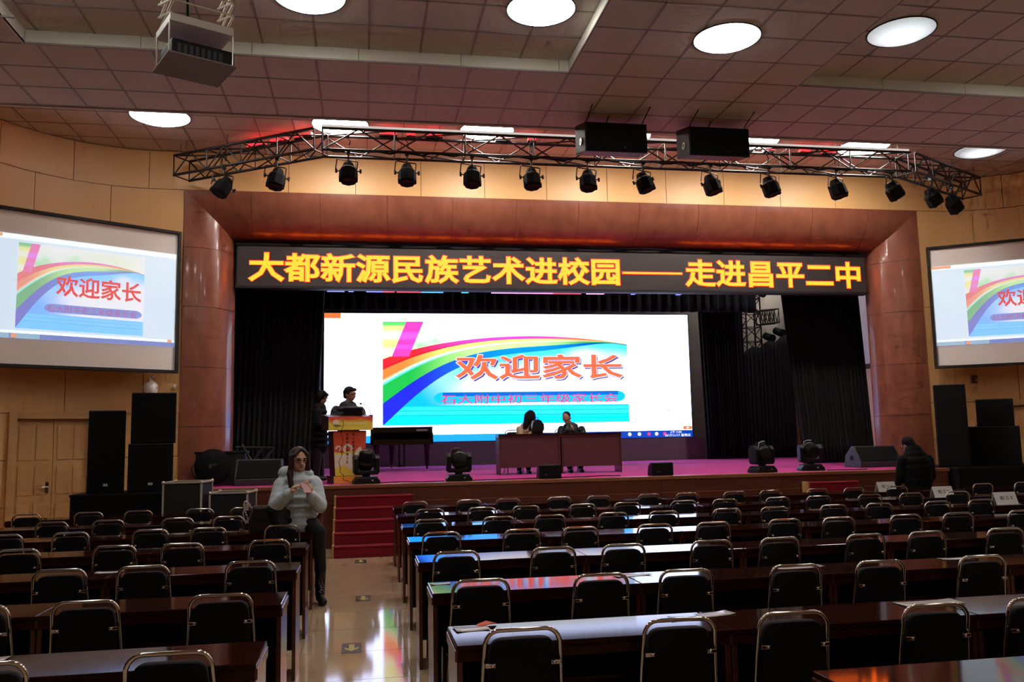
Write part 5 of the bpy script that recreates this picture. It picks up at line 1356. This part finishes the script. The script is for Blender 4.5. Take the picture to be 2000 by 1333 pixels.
blob('body', pr, ['skin_dim', 'suit_navy', 'trouser_black', 'boot_black', 'shirt_grey'], t, .009)
blob('hair', [('e', at(0, -.03, .038), (.082, .088, .085), R, 0), ('c', at(0, -.07, .0), at(0, -.07, -.035), .06, .045, 0)], ['hair'], t, .009, 3)
facial(at, R, t)
t = thing('mobile_phone', 'dark phone in the hand of the person at the right stage desk', 'phone', (3.95, 16.30, ZS+.885))
mx = Matrix.Rotation(math.radians(25), 4, 'Z') @ Matrix.Rotation(math.radians(-28), 4, 'X')
M().box((0, 0, 0), (.075, .010, .15), mx).obj('phone_body', 'phone_black', t, bevel=.003)
M().box(tuple(mx @ Vector((0, .0056, 0))), (.066, .002, .135), mx).obj('phone_screen', 'grey_plastic', t)
# --- person walking along the foot of the stage at right, seen from behind
t = thing('person', 'person in black seen from behind, head bowed, at the right foot of the stage', 'person', (8.62, 12.42, .0))
HP, at, R = head((-.03, .12, 1.42), (-.2, .75, -.62), 0, 1.02)
pr = HP+[('c', (.0, .04, 1.26), (-.02, .09, 1.36), .058, .052, 0)]
for z, a, b, y in ((.66, .21, .16, -.03), (.76, .225, .17, -.03), (.86, .235, .175, -.03), (.96, .245, .175, -.02), (1.06, .25, .17, -.02), (1.15, .245, .165, -.01), (1.23, .205, .14, .01), (1.30, .15, .12, .03)): pr.append(('e', (.01, y, z), (a, b, .14), None, 1))
pr += [('c', (0, -.03, .7), (0, .0, 1.2), .17, .14, 1)]
pr += [('c', (-.22, .0, 1.18), (-.275, .02, .92), .085, .07, 1), ('c', (-.275, .02, .92), (-.24, .18, .72), .066, .05, 1), ('c', (.23, .0, 1.18), (.285, .02, .92), .085, .07, 1), ('c', (.285, .02, .92), (.25, .18, .72), .066, .05, 1)]
pr += hand((-.235, .19, .70), (.1, .4, -.8), (.8, .2, 0), 0, 1, .5)+hand((.245, .19, .70), (-.1, .4, -.8), (-.8, .2, 0), 0, 1, .5)
pr += [('c', (-.10, -.03, .72), (-.11, .05, .42), .105, .075, 2), ('c', (-.11, .05, .42), (-.11, -.05, .09), .07, .052, 2), ('c', (-.11, -.05, .05), (-.12, .11, .035), .046, .036, 3), ('c', (.10, -.03, .72), (.11, -.06, .42), .105, .075, 2), ('c', (.11, -.06, .42), (.11, -.22, .11), .07, .052, 2), ('c', (.11, -.22, .06), (.11, -.07, .035), .046, .036, 3)]
blob('body', pr, ['skin_dim', 'coat_black', 'trouser_black', 'boot_black'], t, .010)
blob('hair', [('e', at(0, -.03, .03), (.093, .10, .10), R, 0), ('c', at(0, -.07, .0), at(0, -.075, -.06), .07, .05, 0)], ['hair'], t, .010, 3)
facial(at, R, t)
